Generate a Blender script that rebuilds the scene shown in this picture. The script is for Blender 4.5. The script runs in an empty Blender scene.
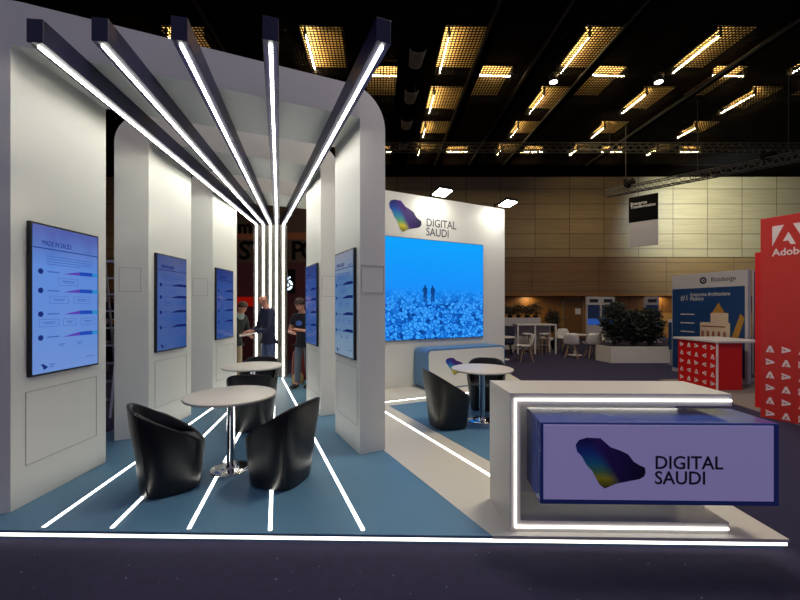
import bpy, bmesh, math, random
from mathutils import Vector, Matrix
random.seed(7)
sc = bpy.context.scene
COL = sc.collection
PI = math.pi
CAMZ = 1.70
P = 0.08            # platform height
HAZ = 1.62

# ------------------------------------------------------------------ materials
def hx(h):
    h = h.lstrip('#')
    r = []
    for i in (0, 2, 4):
        c = int(h[i:i+2], 16)/255
        r.append(c/12.92 if c <= .04045 else ((c+.055)/1.055)**2.4)
    return (*r, 1.0)

def mat(name, col, rough=.5, metal=0., emit=None, es=0., noise=0., nscale=8., bump=0., bscale=60., coat=0., spec=None):
    m = bpy.data.materials.new(name); m.use_nodes = True
    nt = m.node_tree; b = nt.nodes['Principled BSDF']
    c = hx(col)
    b.inputs['Base Color'].default_value = c
    b.inputs['Roughness'].default_value = rough
    b.inputs['Metallic'].default_value = metal
    if spec is not None: b.inputs['Specular IOR Level'].default_value = spec
    if coat: b.inputs['Coat Weight'].default_value = coat
    if emit:
        b.inputs['Emission Color'].default_value = hx(emit)
        b.inputs['Emission Strength'].default_value = es
    if noise or bump:
        tc = nt.nodes.new('ShaderNodeTexCoord')
        if noise:
            n = nt.nodes.new('ShaderNodeTexNoise'); n.inputs['Scale'].default_value = nscale
            n.inputs['Detail'].default_value = 4
            nt.links.new(tc.outputs['Object'], n.inputs['Vector'])
            mx = nt.nodes.new('ShaderNodeMix'); mx.data_type = 'RGBA'
            mx.inputs[6].default_value = tuple(x*(1-noise) for x in c[:3])+(1,)
            mx.inputs[7].default_value = tuple(min(1, x*(1+noise)) for x in c[:3])+(1,)
            nt.links.new(n.outputs['Fac'], mx.inputs[0])
            nt.links.new(mx.outputs[2], b.inputs['Base Color'])
        if bump:
            n2 = nt.nodes.new('ShaderNodeTexNoise'); n2.inputs['Scale'].default_value = bscale
            n2.inputs['Detail'].default_value = 3
            nt.links.new(tc.outputs['Object'], n2.inputs['Vector'])
            bp = nt.nodes.new('ShaderNodeBump'); bp.inputs['Strength'].default_value = bump
            bp.inputs['Distance'].default_value = .01
            nt.links.new(n2.outputs['Fac'], bp.inputs['Height'])
            nt.links.new(bp.outputs['Normal'], b.inputs['Normal'])
    return m

def emat(name, col, s):
    m = bpy.data.materials.new(name); m.use_nodes = True
    nt = m.node_tree; nt.nodes.clear()
    o = nt.nodes.new('ShaderNodeOutputMaterial'); e = nt.nodes.new('ShaderNodeEmission')
    e.inputs[0].default_value = hx(col); e.inputs[1].default_value = s
    nt.links.new(e.outputs[0], o.inputs[0])
    return m

M = {}
M['white'] = mat('painted_white_panel', '#e0e1d8', .45, noise=.02, nscale=3)
M['white_gloss'] = mat('white_laminate', '#d8d4ca', .32, noise=.02, nscale=3)
M['seam'] = mat('panel_seam', '#b4b2aa', .6, noise=.03)
M['navy_beam'] = mat('navy_metal', '#0f0e3a', .38, noise=.1)
M['led'] = emat('led_white', '#fffbf0', 18.0)
M['led_post'] = emat('led_post_white', '#fffbf0', 9.0)
M['led_floor'] = emat('led_floor_white', '#fffaf0', 6.5)
M['led_edge'] = emat('led_edge_white', '#fff6e8', 3.2)
M['led_counter'] = emat('led_counter_white', '#fffaf8', 3.0)
M['led_housing'] = mat('aluminium_channel', '#8d8d90', .4, .6, noise=.05)
M['blue_floor'] = mat('blue_vinyl_floor', '#5b86a2', .42, noise=.08, nscale=2.5, spec=.4)
M['white_floor'] = mat('white_vinyl_floor', '#d8d4c6', .45, noise=.03, nscale=3)
M['fascia_blue'] = mat('blue_edge_trim', '#3f5470', .4, noise=.05)
M['carpet'] = mat('dark_purple_carpet', '#2a2644', .95, noise=.35, nscale=14, bump=.6, bscale=240)
M['carpet_fleck'] = mat('lint_fleck', '#a9a6b4', .9, noise=.1)
M['booth_carpet'] = mat('taupe_booth_carpet', '#7f746c', .9, noise=.12, nscale=30)
M['black_leather'] = mat('black_leatherette', '#121213', .36, noise=.25, nscale=20, bump=.1, bscale=180)
M['black_seam'] = mat('black_piping', '#1a1a1b', .5, noise=.1)
M['table_top'] = mat('pale_table_laminate', '#cfc9bd', .4, noise=.03)
M['chrome'] = mat('chrome', '#c9c9cc', .12, 1., noise=.03)
M['alu'] = mat('brushed_aluminium', '#a9abad', .35, .9, noise=.06)
M['post_grey'] = mat('post_glow_grey', '#65635e', .5, noise=.04)  # grey stands in for the strip glow on dark posts
M['bezel'] = mat('black_bezel', '#0d0e12', .3, noise=.1)
M['navy_gloss'] = mat('navy_acrylic', '#3b52a0', .18, noise=.05, coat=.3)
M['lav'] = mat('lavender_sign_face', '#bdb8de', .35, noise=.02, nscale=2, emit='#857db0', es=.32)  # even lavender with a weak emission on top
M['ink'] = mat('dark_ink', '#191733', .5, noise=.05)
M['ink_grey'] = mat('grey_lettering', '#55525c', .5, noise=.05)
M['blue_side'] = mat('steel_blue_laminate', '#5b86ac', .4, noise=.04)
M['black'] = mat('matt_black', '#060606', .8, noise=.2, spec=.1)
M['grille'] = mat('dark_bronze_grille', '#0b0806', .8, noise=.1, spec=.05)
M['ceil'] = mat('dark_ceiling', '#100c09', .95, noise=.2, spec=0)
M['rail'] = mat('dark_ceiling_rail', '#1a1714', .6, noise=.1)
M['reflector'] = mat('warm_reflector', '#d8b57a', .6, noise=.05)
M['tube'] = emat('warm_tube', '#ffe0a4', 80)
M['spotglow'] = emat('white_spot_lens', '#fff4e8', 12)
M['red'] = mat('red_laminate', '#da0c06', .55, noise=.04)
M['red2'] = mat('red_banner', '#cc2a1e', .5, noise=.04)
M['red_dark'] = mat('dark_red_panel', '#4a1009', .6, noise=.15)
M['brown_panel'] = mat('brown_panel', '#4a3312', .6, noise=.15)
M['orange_panel'] = mat('orange_brown_panel', '#8a4a16', .6, noise=.15)
M['letter_red'] = mat('white_letters', '#f0dcd6', .5, noise=.02)
M['panel_blue'] = mat('deep_blue_print', '#123a66', .45, noise=.15, nscale=2)
M['panel_grey'] = mat('pale_panel', '#b9b4b2', .45, noise=.03)
M['cream'] = mat('cream_print', '#c9b497', .5, noise=.15, nscale=20)
M['gold'] = mat('ochre_print', '#a87a2a', .5, noise=.15, nscale=20)
M['rust'] = mat('rust_print', '#8b4a3c', .5, noise=.15)
M['leaf'] = mat('dark_green_leaf', '#131c0f', .5, noise=.5, nscale=6)
M['bark'] = mat('brown_stem', '#3a2b1c', .8, noise=.2)
M['soil'] = mat('dark_soil', '#1d1712', .95, noise=.3)
M['planter'] = mat('stone_white_planter', '#d8d0c2', .6, noise=.06)
M['shell'] = mat('white_plastic_shell', '#d6d0c8', .35, noise=.03)
M['wood_leg'] = mat('beech_wood', '#a58466', .55, noise=.12, nscale=20)
M['navy_fabric'] = mat('navy_fabric', '#171d33', .85, noise=.15)
M['door'] = mat('brown_wood_door', '#7a5220', .5, noise=.15, nscale=5)
M['door_frame'] = mat('pale_wood_frame', '#8a7048', .5, noise=.1)
M['paper'] = mat('white_paper', '#d9d6d2', .7, noise=.03)
M['screen_dark'] = emat('dark_screen_glow', '#141a2c', 1.0)
M['screen_blue'] = emat('blue_screen_glow', '#2a4f9c', .8)
M['skin'] = mat('skin', '#c48a72', .5, noise=.08)
M['hair_brown'] = mat('brown_hair', '#3a261c', .7, noise=.3, nscale=40)
M['hair_grey'] = mat('short_fair_hair', '#7d5a4a', .7, noise=.2, nscale=40)
M['navy_shirt'] = mat('navy_shirt', '#1d2440', .8, noise=.15)
M['black_shirt'] = mat('black_tshirt', '#14151f', .85, noise=.15)
M['green_jacket'] = mat('dark_green_jacket', '#18221f', .8, noise=.2)
M['grey_hood'] = mat('grey_scarf', '#8b9a94', .9, noise=.15)
M['jeans'] = mat('blue_denim', '#46557a', .85, noise=.2, nscale=30)
M['jeans2'] = mat('grey_denim', '#5b6670', .85, noise=.2, nscale=30)
M['khaki'] = mat('khaki_cotton', '#a19070', .85, noise=.15)
M['shoe'] = mat('dark_shoe', '#17161a', .6, noise=.1)
M['eye'] = mat('dark_eye', '#1a1210', .3, noise=.05)
M['lip'] = mat('lip', '#8e4e45', .5, noise=.05)
M['logo_blue'] = mat('blue_shirt_print', '#3f66b8', .7, noise=.1)
M['red_bag'] = mat('dark_red_fabric', '#6b1d18', .8, noise=.25)
M['tan'] = mat('tan_leather', '#b08b57', .7, noise=.15)
M['redglow'] = emat('red_lit_sign', '#a01508', .5)
M['coldglow'] = emat('cold_white_sign', '#d6ecff', 2.0)
M['floodlens'] = emat('flood_lens', '#fffdf0', 14)
M['truss'] = mat('truss_metal', '#3d3a34', .6, .3, noise=.1)
M['gray_cloth'] = mat('grey_diffuser_metal', '#6d6a60', .7, noise=.2)

def wood_wall(name, c1, c2, seam, bw, rh):
    m = bpy.data.materials.new(name); m.use_nodes = True
    nt = m.node_tree; b = nt.nodes['Principled BSDF']; b.inputs['Roughness'].default_value = .5
    tc = nt.nodes.new('ShaderNodeTexCoord')
    mp = nt.nodes.new('ShaderNodeMapping'); mp.inputs['Rotation'].default_value = (-PI/2, 0, 0)
    nt.links.new(tc.outputs['Object'], mp.inputs[0])
    br = nt.nodes.new('ShaderNodeTexBrick'); br.offset = 0
    br.inputs['Scale'].default_value = 1
    br.inputs['Brick Width'].default_value = bw; br.inputs['Row Height'].default_value = rh
    br.inputs['Mortar Size'].default_value = .018; br.inputs['Mortar Smooth'].default_value = .3
    br.inputs['Color1'].default_value = hx(c1); br.inputs['Color2'].default_value = hx(c2)
    br.inputs['Mortar'].default_value = hx(seam)
    nt.links.new(mp.outputs[0], br.inputs['Vector'])
    n = nt.nodes.new('ShaderNodeTexNoise'); n.inputs['Scale'].default_value = 1.2; n.inputs['Detail'].default_value = 5
    mp2 = nt.nodes.new('ShaderNodeMapping'); mp2.inputs['Scale'].default_value = (.5, 1, 9)
    nt.links.new(tc.outputs['Object'], mp2.inputs[0]); nt.links.new(mp2.outputs[0], n.inputs['Vector'])
    mx = nt.nodes.new('ShaderNodeMix'); mx.data_type = 'RGBA'; mx.blend_type = 'MULTIPLY'; mx.inputs[0].default_value = .5
    nt.links.new(br.outputs['Color'], mx.inputs[6]); nt.links.new(n.outputs['Color'], mx.inputs[7])
    hs = nt.nodes.new('ShaderNodeRGBToBW'); nt.links.new(n.outputs['Color'], hs.inputs[0])
    nt.links.new(hs.outputs[0], mx.inputs[7])
    nt.links.new(mx.outputs[2], b.inputs['Base Color'])
    return m
M['woodwall'] = wood_wall('veneer_wall_panels', '#b0986a', '#a68e62', '#5b4c30', 1.84, .8)
M['woodlow'] = wood_wall('lower_veneer_wall', '#b0762c', '#a86e28', '#6b4518', 1.84, 2.6)
M['woodmid'] = wood_wall('middle_veneer_band', '#8d6a3c', '#866437', '#5d4524', 3.6, .51)

def logo_mat():
    # gradient follows the logo artwork itself (its printed colours): object space x 0..1, z 0..-.6
    m = bpy.data.materials.new('logo_gradient_print'); m.use_nodes = True
    nt = m.node_tree; b = nt.nodes['Principled BSDF']; b.inputs['Roughness'].default_value = .4
    tc = nt.nodes.new('ShaderNodeTexCoord')
    sp = nt.nodes.new('ShaderNodeSeparateXYZ'); nt.links.new(tc.outputs['Generated'], sp.inputs[0])
    def mth(op, a, b_, clamp=False):
        n = nt.nodes.new('ShaderNodeMath'); n.operation = op; n.use_clamp = clamp
        for i, v in enumerate((a, b_)):
            if isinstance(v, (int, float)): n.inputs[i].default_value = v
            else: nt.links.new(v, n.inputs[i])
        return n.outputs[0]
    X, Z = sp.outputs['X'], sp.outputs['Z']
    # along: from top-left (0,1) to bottom (.42,0)
    along = mth('SUBTRACT', 1.0, Z)
    cr = nt.nodes.new('ShaderNodeValToRGB'); e = cr.color_ramp
    e.elements[0].position = .05; e.elements[0].color = hx('#26206e')
    e.elements[1].position = .98; e.elements[1].color = hx('#5c5a20')
    for p, c in ((.3, '#2a58b8'), (.5, '#2a96b8'), (.66, '#66b078'), (.8, '#dccf2c')):
        k = e.elements.new(p); k.color = hx(c)
    nt.links.new(along, cr.inputs[0])
    # across: to the right of the diagonal band the print turns purple, then near-black
    diag = mth('SUBTRACT', X, mth('MULTIPLY', along, .42))
    f = mth('MULTIPLY', mth('SUBTRACT', diag, .12), 6.0, True)
    cr2 = nt.nodes.new('ShaderNodeValToRGB'); e2 = cr2.color_ramp
    e2.elements[0].position = .3; e2.elements[0].color = hx('#4a2a86')
    e2.elements[1].position = .95; e2.elements[1].color = hx('#15123f')
    nt.links.new(X, cr2.inputs[0])
    mx = nt.nodes.new('ShaderNodeMix'); mx.data_type = 'RGBA'
    nt.links.new(f, mx.inputs[0]); nt.links.new(cr.outputs[0], mx.inputs[6]); nt.links.new(cr2.outputs[0], mx.inputs[7])
    nt.links.new(mx.outputs[2], b.inputs['Base Color'])
    return m
M['logo'] = logo_mat()

def display_mat(name, top, mid, bot, s):
    m = bpy.data.materials.new(name); m.use_nodes = True
    nt = m.node_tree; nt.nodes.clear()
    o = nt.nodes.new('ShaderNodeOutputMaterial'); e = nt.nodes.new('ShaderNodeEmission'); e.inputs[1].default_value = s
    tc = nt.nodes.new('ShaderNodeTexCoord'); sp = nt.nodes.new('ShaderNodeSeparateXYZ')
    nt.links.new(tc.outputs['Generated'], sp.inputs[0])
    cr = nt.nodes.new('ShaderNodeValToRGB')
    cr.color_ramp.elements[0].color = hx(bot); cr.color_ramp.elements[1].color = hx(top)
    k = cr.color_ramp.elements.new(.72); k.color = hx(mid)
    n = nt.nodes.new('ShaderNodeTexNoise'); n.inputs['Scale'].default_value = 2.5
    nt.links.new(tc.outputs['Generated'], n.inputs['Vector'])
    ad = nt.nodes.new('ShaderNodeMath'); ad.operation = 'MULTIPLY_ADD'; ad.inputs[1].default_value = .25
    nt.links.new(n.outputs['Fac'], ad.inputs[0]); nt.links.new(sp.outputs['Z'], ad.inputs[2])
    sb = nt.nodes.new('ShaderNodeMath'); sb.operation = 'SUBTRACT'; sb.inputs[1].default_value = .12
    nt.links.new(ad.outputs[0], sb.inputs[0]); nt.links.new(sb.outputs[0], cr.inputs[0])
    nt.links.new(cr.outputs[0], e.inputs[0])
    g = nt.nodes.new('ShaderNodeBsdfPrincipled'); g.inputs['Base Color'].default_value = (0,0,0,1); g.inputs['Roughness'].default_value = .12
    a2 = nt.nodes.new('ShaderNodeAddShader'); nt.links.new(e.outputs[0], a2.inputs[0]); nt.links.new(g.outputs[0], a2.inputs[1])
    nt.links.new(a2.outputs[0], o.inputs[0])
    return m
M['disp_a'] = display_mat('bright_display', '#4558aa', '#5f8cdc', '#6c92d8', .8)
M['disp_b'] = display_mat('dim_display', '#2a428c', '#3759a6', '#3c60a6', .6)
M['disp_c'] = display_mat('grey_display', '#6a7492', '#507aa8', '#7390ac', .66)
M['d_head'] = emat('display_header_blue', '#5b6fc0', .9)
M['d_ink'] = emat('display_navy', '#1c2f7a', .8)
M['d_text'] = emat('display_text_blue', '#4668b4', .9)
M['d_purple'] = emat('display_purple', '#5a3fae', .9)
M['d_deep'] = emat('display_deep_blue', '#1f48b0', .9)
M['d_teal'] = emat('display_teal', '#2b86c8', .9)
M['d_inkb'] = emat('display_navy_dim', '#1a2668', .7)
M['d_textb'] = emat('display_text_dim', '#3a55a0', .8)

def video_mat():
    m = bpy.data.materials.new('video_wall_picture'); m.use_nodes = True
    nt = m.node_tree; nt.nodes.clear()
    o = nt.nodes.new('ShaderNodeOutputMaterial'); e = nt.nodes.new('ShaderNodeEmission'); e.inputs[1].default_value = 1.0
    tc = nt.nodes.new('ShaderNodeTexCoord'); sp = nt.nodes.new('ShaderNodeSeparateXYZ')
    nt.links.new(tc.outputs['Generated'], sp.inputs[0])
    mp = nt.nodes.new('ShaderNodeMapping'); mp.inputs['Scale'].default_value = (34, 1, 30)
    nt.links.new(tc.outputs['Generated'], mp.inputs[0])
    n = nt.nodes.new('ShaderNodeTexNoise'); n.inputs['Scale'].default_value = .35; n.inputs['Detail'].default_value = 3
    nt.links.new(mp.outputs[0], n.inputs['Vector'])
    wv = nt.nodes.new('ShaderNodeVectorMath'); wv.operation = 'MULTIPLY_ADD'; wv.inputs[1].default_value = (1.6,1.6,1.6)
    nt.links.new(n.outputs['Color'], wv.inputs[0]); nt.links.new(mp.outputs[0], wv.inputs[2])
    v = nt.nodes.new('ShaderNodeTexVoronoi'); v.feature = 'DISTANCE_TO_EDGE'; v.inputs['Scale'].default_value = 1.0
    nt.links.new(wv.outputs[0], v.inputs['Vector'])
    v2 = nt.nodes.new('ShaderNodeTexVoronoi'); v2.inputs['Scale'].default_value = 1.0
    nt.links.new(wv.outputs[0], v2.inputs['Vector'])
    bw = nt.nodes.new('ShaderNodeRGBToBW'); nt.links.new(v2.outputs['Color'], bw.inputs[0])
    m1 = nt.nodes.new('ShaderNodeMapRange'); m1.inputs[1].default_value = 0; m1.inputs[2].default_value = .16
    nt.links.new(v.outputs['Distance'], m1.inputs[0])
    mu = nt.nodes.new('ShaderNodeMath'); mu.operation = 'MULTIPLY'
    nt.links.new(m1.outputs[0], mu.inputs[0])
    m2 = nt.nodes.new('ShaderNodeMapRange'); m2.inputs[1].default_value = .15; m2.inputs[2].default_value = .6
    nt.links.new(bw.outputs[0], m2.inputs[0]); nt.links.new(m2.outputs[0], mu.inputs[1])
    cr = nt.nodes.new('ShaderNodeValToRGB'); el = cr.color_ramp
    el.elements[0].position = 0; el.elements[0].color = hx('#0a4090')
    el.elements[1].position = 1; el.elements[1].color = hx('#3a9ef6')
    k = el.elements.new(.35); k.color = hx('#1a78e0')
    nt.links.new(mu.outputs[0], cr.inputs[0])
    hz = nt.nodes.new('ShaderNodeMapRange'); hz.inputs[1].default_value = .52; hz.inputs[2].default_value = .34
    hz.inputs[3].default_value = 0; hz.inputs[4].default_value = 1
    nt.links.new(sp.outputs['Z'], hz.inputs[0])
    sky = nt.nodes.new('ShaderNodeValToRGB'); s_ = sky.color_ramp
    s_.elements[0].position = .4; s_.elements[0].color = hx('#1a86ee')
    s_.elements[1].position = .95; s_.elements[1].color = hx('#109af4')
    nt.links.new(sp.outputs['Z'], sky.inputs[0])
    mx = nt.nodes.new('ShaderNodeMix'); mx.data_type = 'RGBA'
    nt.links.new(hz.outputs[0], mx.inputs[0]); nt.links.new(sky.outputs[0], mx.inputs[6]); nt.links.new(cr.outputs[0], mx.inputs[7])
    nt.links.new(mx.outputs[2], e.inputs[0]); nt.links.new(e.outputs[0], o.inputs[0])
    return m
M['video'] = video_mat()
M['v_fig'] = emat('video_figure_blue', '#12468e', .8)

# ------------------------------------------------------------------ mesh builder
class MB:
    def __init__(s): s.v = []; s.f = []; s.m = []; s.mats = []; s.sm = []
    def mi(s, m):
        if m not in s.mats: s.mats.append(m)
        return s.mats.index(m)
    def add(s, vs, fs, m, smooth=False):
        o = len(s.v); s.v += [tuple(v) for v in vs]; k = s.mi(m)
        for f in fs: s.f.append(tuple(i+o for i in f)); s.m.append(k); s.sm.append(smooth)
    def box(s, x0, x1, y0, y1, z0, z1, m):
        vs = [(x0,y0,z0),(x1,y0,z0),(x1,y1,z0),(x0,y1,z0),(x0,y0,z1),(x1,y0,z1),(x1,y1,z1),(x0,y1,z1)]
        s.add(vs, [(0,3,2,1),(4,5,6,7),(0,1,5,4),(1,2,6,5),(2,3,7,6),(3,0,4,7)], m)
    def prism(s, poly, z0, z1, m):
        n = len(poly)
        vs = [(p[0],p[1],z0) for p in poly]+[(p[0],p[1],z1) for p in poly]
        fs = [tuple(range(n-1,-1,-1)), tuple(range(n,2*n))]+[(i,(i+1)%n,n+(i+1)%n,n+i) for i in range(n)]
        s.add(vs, fs, m)
    def vprism(s, poly, y0, y1, m):      # polygon in x,z ; extruded in y
        n = len(poly)
        vs = [(p[0],y0,p[1]) for p in poly]+[(p[0],y1,p[1]) for p in poly]
        fs = [tuple(range(n)), tuple(range(2*n-1,n-1,-1))]+[(i,n+i,n+(i+1)%n,(i+1)%n) for i in range(n)]
        s.add(vs, fs, m)
    def bar(s, a, b, w, h, m, up=(0,0,1)):   # box from a to b
        a = Vector(a); b = Vector(b); d = (b-a).normalized(); u = Vector(up)
        r = d.cross(u)
        if r.length < 1e-5: r = d.cross(Vector((0,1,0)))
        r.normalize(); u = r.cross(d).normalized()
        vs = []
        for p in (a, b):
            for i, j in ((-1,-1),(1,-1),(1,1),(-1,1)): vs.append(p+r*(i*w/2)+u*(j*h/2))
        s.add(vs, [(0,1,2,3),(7,6,5,4),(0,4,5,1),(1,5,6,2),(2,6,7,3),(3,7,4,0)], m)
    def tube(s, a, b, r0, m, r1=None, n=14, smooth=True):
        r1 = r0 if r1 is None else r1
        a = Vector(a); b = Vector(b); d = (b-a).normalized()
        x = d.orthogonal().normalized(); y = d.cross(x)
        vs = []
        for p, r in ((a, r0), (b, r1)):
            for i in range(n):
                t = 2*PI*i/n; vs.append(p+x*(r*math.cos(t))+y*(r*math.sin(t)))
        s.add(vs, [(i,(i+1)%n,n+(i+1)%n,n+i) for i in range(n)], m, smooth)
        s.add(vs, [tuple(range(n-1,-1,-1)), tuple(range(n,2*n))], m)
    def lathe(s, prof, m, n=40, c=(0,0)):
        vs = []; k = len(prof)
        for r, z in prof:
            for i in range(n):
                t = 2*PI*i/n; vs.append((c[0]+r*math.cos(t), c[1]+r*math.sin(t), z))
        fs = []
        for j in range(k-1):
            for i in range(n): fs.append((j*n+i, j*n+(i+1)%n, (j+1)*n+(i+1)%n, (j+1)*n+i))
        s.add(vs, fs, m, True)
        s.add(vs[:n], [tuple(range(n-1,-1,-1))], m); s.add(vs[-n:], [tuple(range(n))], m)
    def rings(s, rings, m, cap=True, smooth=True):
        n = len(rings[0]); vs = [p for r in rings for p in r]; fs = []
        for j in range(len(rings)-1):
            for i in range(n): fs.append((j*n+i, j*n+(i+1)%n, (j+1)*n+(i+1)%n, (j+1)*n+i))
        s.add(vs, fs, m, smooth)
        if cap: s.add(rings[0], [tuple(range(n-1,-1,-1))], m); s.add(rings[-1], [tuple(range(n))], m)
    def flat(s, pts, y, m):   # thin printed graphic on a plane facing -y : points (x,z)
        n = len(pts)
        a = sum(pts[i][0]*pts[(i+1)%n][1]-pts[(i+1)%n][0]*pts[i][1] for i in range(n))
        if a < 0: pts = pts[::-1]
        s.add([(p[0], y, p[1]) for p in pts], [tuple(range(n))], m)
    def build(s, name, parent=None, bevel=0., seg=2, tri=False):
        me = bpy.data.meshes.new(name); me.from_pydata(s.v, [], s.f)
        for m in s.mats: me.materials.append(m)
        me.polygons.foreach_set('material_index', s.m)
        me.polygons.foreach_set('use_smooth', s.sm)
        me.update()
        o = bpy.data.objects.new(name, me); COL.objects.link(o)
        if parent: o.parent = parent
        if bevel:
            b = o.modifiers.new('bevel', 'BEVEL'); b.width = bevel; b.segments = seg; b.limit_method = 'ANGLE'; b.angle_limit = math.radians(35)
        return o

def thing(name, label, cat, loc=(0,0,0), rz=0, group=None):
    o = bpy.data.objects.new(name, None); COL.objects.link(o)
    o.location = loc; o.rotation_euler = (0,0,rz); o.empty_display_size = .1
    o['label'] = label; o['category'] = cat
    if group: o['group'] = group
    return o
def tag(o, label=None, cat=None, group=None, kind=None, loc=None, rz=None):
    if label: o['label'] = label
    if cat: o['category'] = cat
    if group: o['group'] = group
    if kind: o['kind'] = kind
    if loc is not None: o.location = loc
    if rz is not None: o.rotation_euler = (0,0,rz)
    return o
def struct(o, label):
    o['kind'] = 'structure'; o['label'] = label; o['category'] = o.name.split('_')[0]
    return o
def copy_thing(r, loc, rz, label):
    n = r.copy(); COL.objects.link(n); n.location = loc; n.rotation_euler = (0,0,rz); n['label'] = label
    for ch in list(r.children):
        c = ch.copy(); COL.objects.link(c); c.parent = n
        for g in list(ch.children):
            d = g.copy(); COL.objects.link(d); d.parent = c
    return n

def text(name, s, size, m, parent, x, z, y=-.004, depth=.002, align='LEFT', width=None, rot=0, sx=1., offset=0.):
    cu = bpy.data.curves.new(name, 'FONT'); cu.body = s; cu.size = size; cu.extrude = depth/2
    cu.align_x = align; cu.space_line = .82; cu.resolution_u = 3; cu.offset = offset
    t = bpy.data.objects.new('t', cu); COL.objects.link(t)
    bpy.context.view_layer.update()
    me = bpy.data.meshes.new_from_object(t.evaluated_get(bpy.context.evaluated_depsgraph_get()))
    bpy.data.objects.remove(t)
    w = max(v.co.x for v in me.vertices)-min(v.co.x for v in me.vertices)
    k = (width/w if width else 1.)*sx
    for v in me.vertices:
        a, b, c = v.co.x*k, v.co.y, v.co.z
        a, b = a*math.cos(rot)-b*math.sin(rot), a*math.sin(rot)+b*math.cos(rot)
        v.co = (a+x, y-c, b+z)
    me.materials.clear(); me.materials.append(m)
    o = bpy.data.objects.new(name, me); COL.objects.link(o)
    if parent: o.parent = parent
    return o

# helper: point on a horizontal plane z seen at photo pixel (only used to read real positions)
def fl(px, py, z=P):
    Y = 375*(CAMZ-z)/(py-307); return ((px-397)*Y/375, Y)

# ------------------------------------------------------------------ camera / world
cd = bpy.data.cameras.new('camera'); cam = bpy.data.objects.new('camera', cd); COL.objects.link(cam)
cam.location = (0,0,CAMZ); cam.rotation_euler = (PI/2,0,0)
cd.sensor_width = 36; cd.lens = 375/800*36; cd.shift_x = .00375; cd.shift_y = .00875; cd.clip_end = 100
sc.camera = cam
sc.view_settings.view_transform = 'Standard'; sc.view_settings.look = 'None'
sc.view_settings.exposure = .14; sc.view_settings.gamma = 1
w = bpy.data.worlds.new('hall_ambient'); sc.world = w; w.use_nodes = True
bg = w.node_tree.nodes['Background']; bg.inputs[0].default_value = (.28,.265,.41,1); bg.inputs[1].default_value = .54

# ------------------------------------------------------------------ hall shell
b = MB(); b.box(-16,26,-6,21,-.1,0,M['carpet']); struct(b.build('floor'), 'dark purple carpet of the exhibition hall')
b = MB()
for i in range(46):
    x = random.uniform(-2.6,2.4); y = random.uniform(2.0,2.6); r = random.uniform(.002,.005); a = random.random()*3
    b.add([(x+r*math.cos(a+k*1.57)*(1.6 if k%2 else .8), y+r*math.sin(a+k*1.57), .002+.002*(k%2)) for k in range(4)], [(0,1,2,3)], M['carpet_fleck'])
tag(b.build('carpet_lint'), 'tiny pale lint specks scattered on the dark carpet before the booth', 'lint', kind='stuff')
b = MB(); b.prism([(5.75,5.0),(10,5.0),(10,9.0),(6.1,8.75)], 0, .012, M['booth_carpet'])
tag(b.build('booth_carpet'), 'taupe carpet laid under the red counter and red tower', 'carpet')

b = MB(); b.box(-16,26,20,20.3,4.37,9.3,M['woodwall']); b.box(-16,26,20.04,20.3,2.35,4.37,M['woodmid']); struct(b.build('wall_back'), 'tall veneer panelled back wall of the hall')
b = MB(); b.box(-16,26,20.8,21,0,2.36,M['woodlow']); b.box(-16,26,20,20.85,2.30,2.36,M['woodlow'])
struct(b.build('wall_lower'), 'recessed lower wall under the veneer panels')
b = MB(); b.box(-16.2,-16,-6,21,0,9.3,M['woodlow']); struct(b.build('wall_left'), 'left wall of the hall')
b = MB(); b.box(-16,26,4.5,20,9.3,9.45,M['ceil']); struct(b.build('ceiling'), 'dark ceiling slab above the grille')
DR = .048
def cp(U,Y): return U-DR*Y
b = MB()
pitch = .09
for i in range(int(34/pitch)):
    U = -14+i*pitch
    b.bar((cp(U,6.5),6.5,8.72),(cp(U,18.4),18.4,8.72),.026,.012,M['grille'])
for j in range(int(11.9/pitch)):
    Y = 6.5+j*pitch
    b.bar((cp(-14,Y),Y,8.72),(cp(20,Y),Y+34*DR*0,8.72),.026,.012,M['grille'])
struct(b.build('ceiling_grille'), 'open mesh grille of the hall ceiling')
b = MB(); b.box(-16,26,18.4,20,8.64,9.3,M['ceil']); struct(b.build('ceiling_bulkhead'), 'dark bulkhead at the wall')
b = MB()
for U,wd in ((2.74,.08),(4.4,.08),(10.16,.1),(-4.2,.08),(6.1,.05)):
    b.bar((cp(U,6.5),6.5,8.66),(cp(U,18.4),18.4,8.66),wd,.06,M['rail'])
    b.bar((cp(U+.16,6.5),6.5,8.70),(cp(U+.16,18.4),18.4,8.70),.26,.01,M['ceil'])
b.bar((cp(.93,6.5),6.5,8.70),(cp(.93,18.4),18.4,8.70),.8,.02,M['ceil'])
struct(b.build('trim_1'), 'dark rails running along the grille ceiling')

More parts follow.
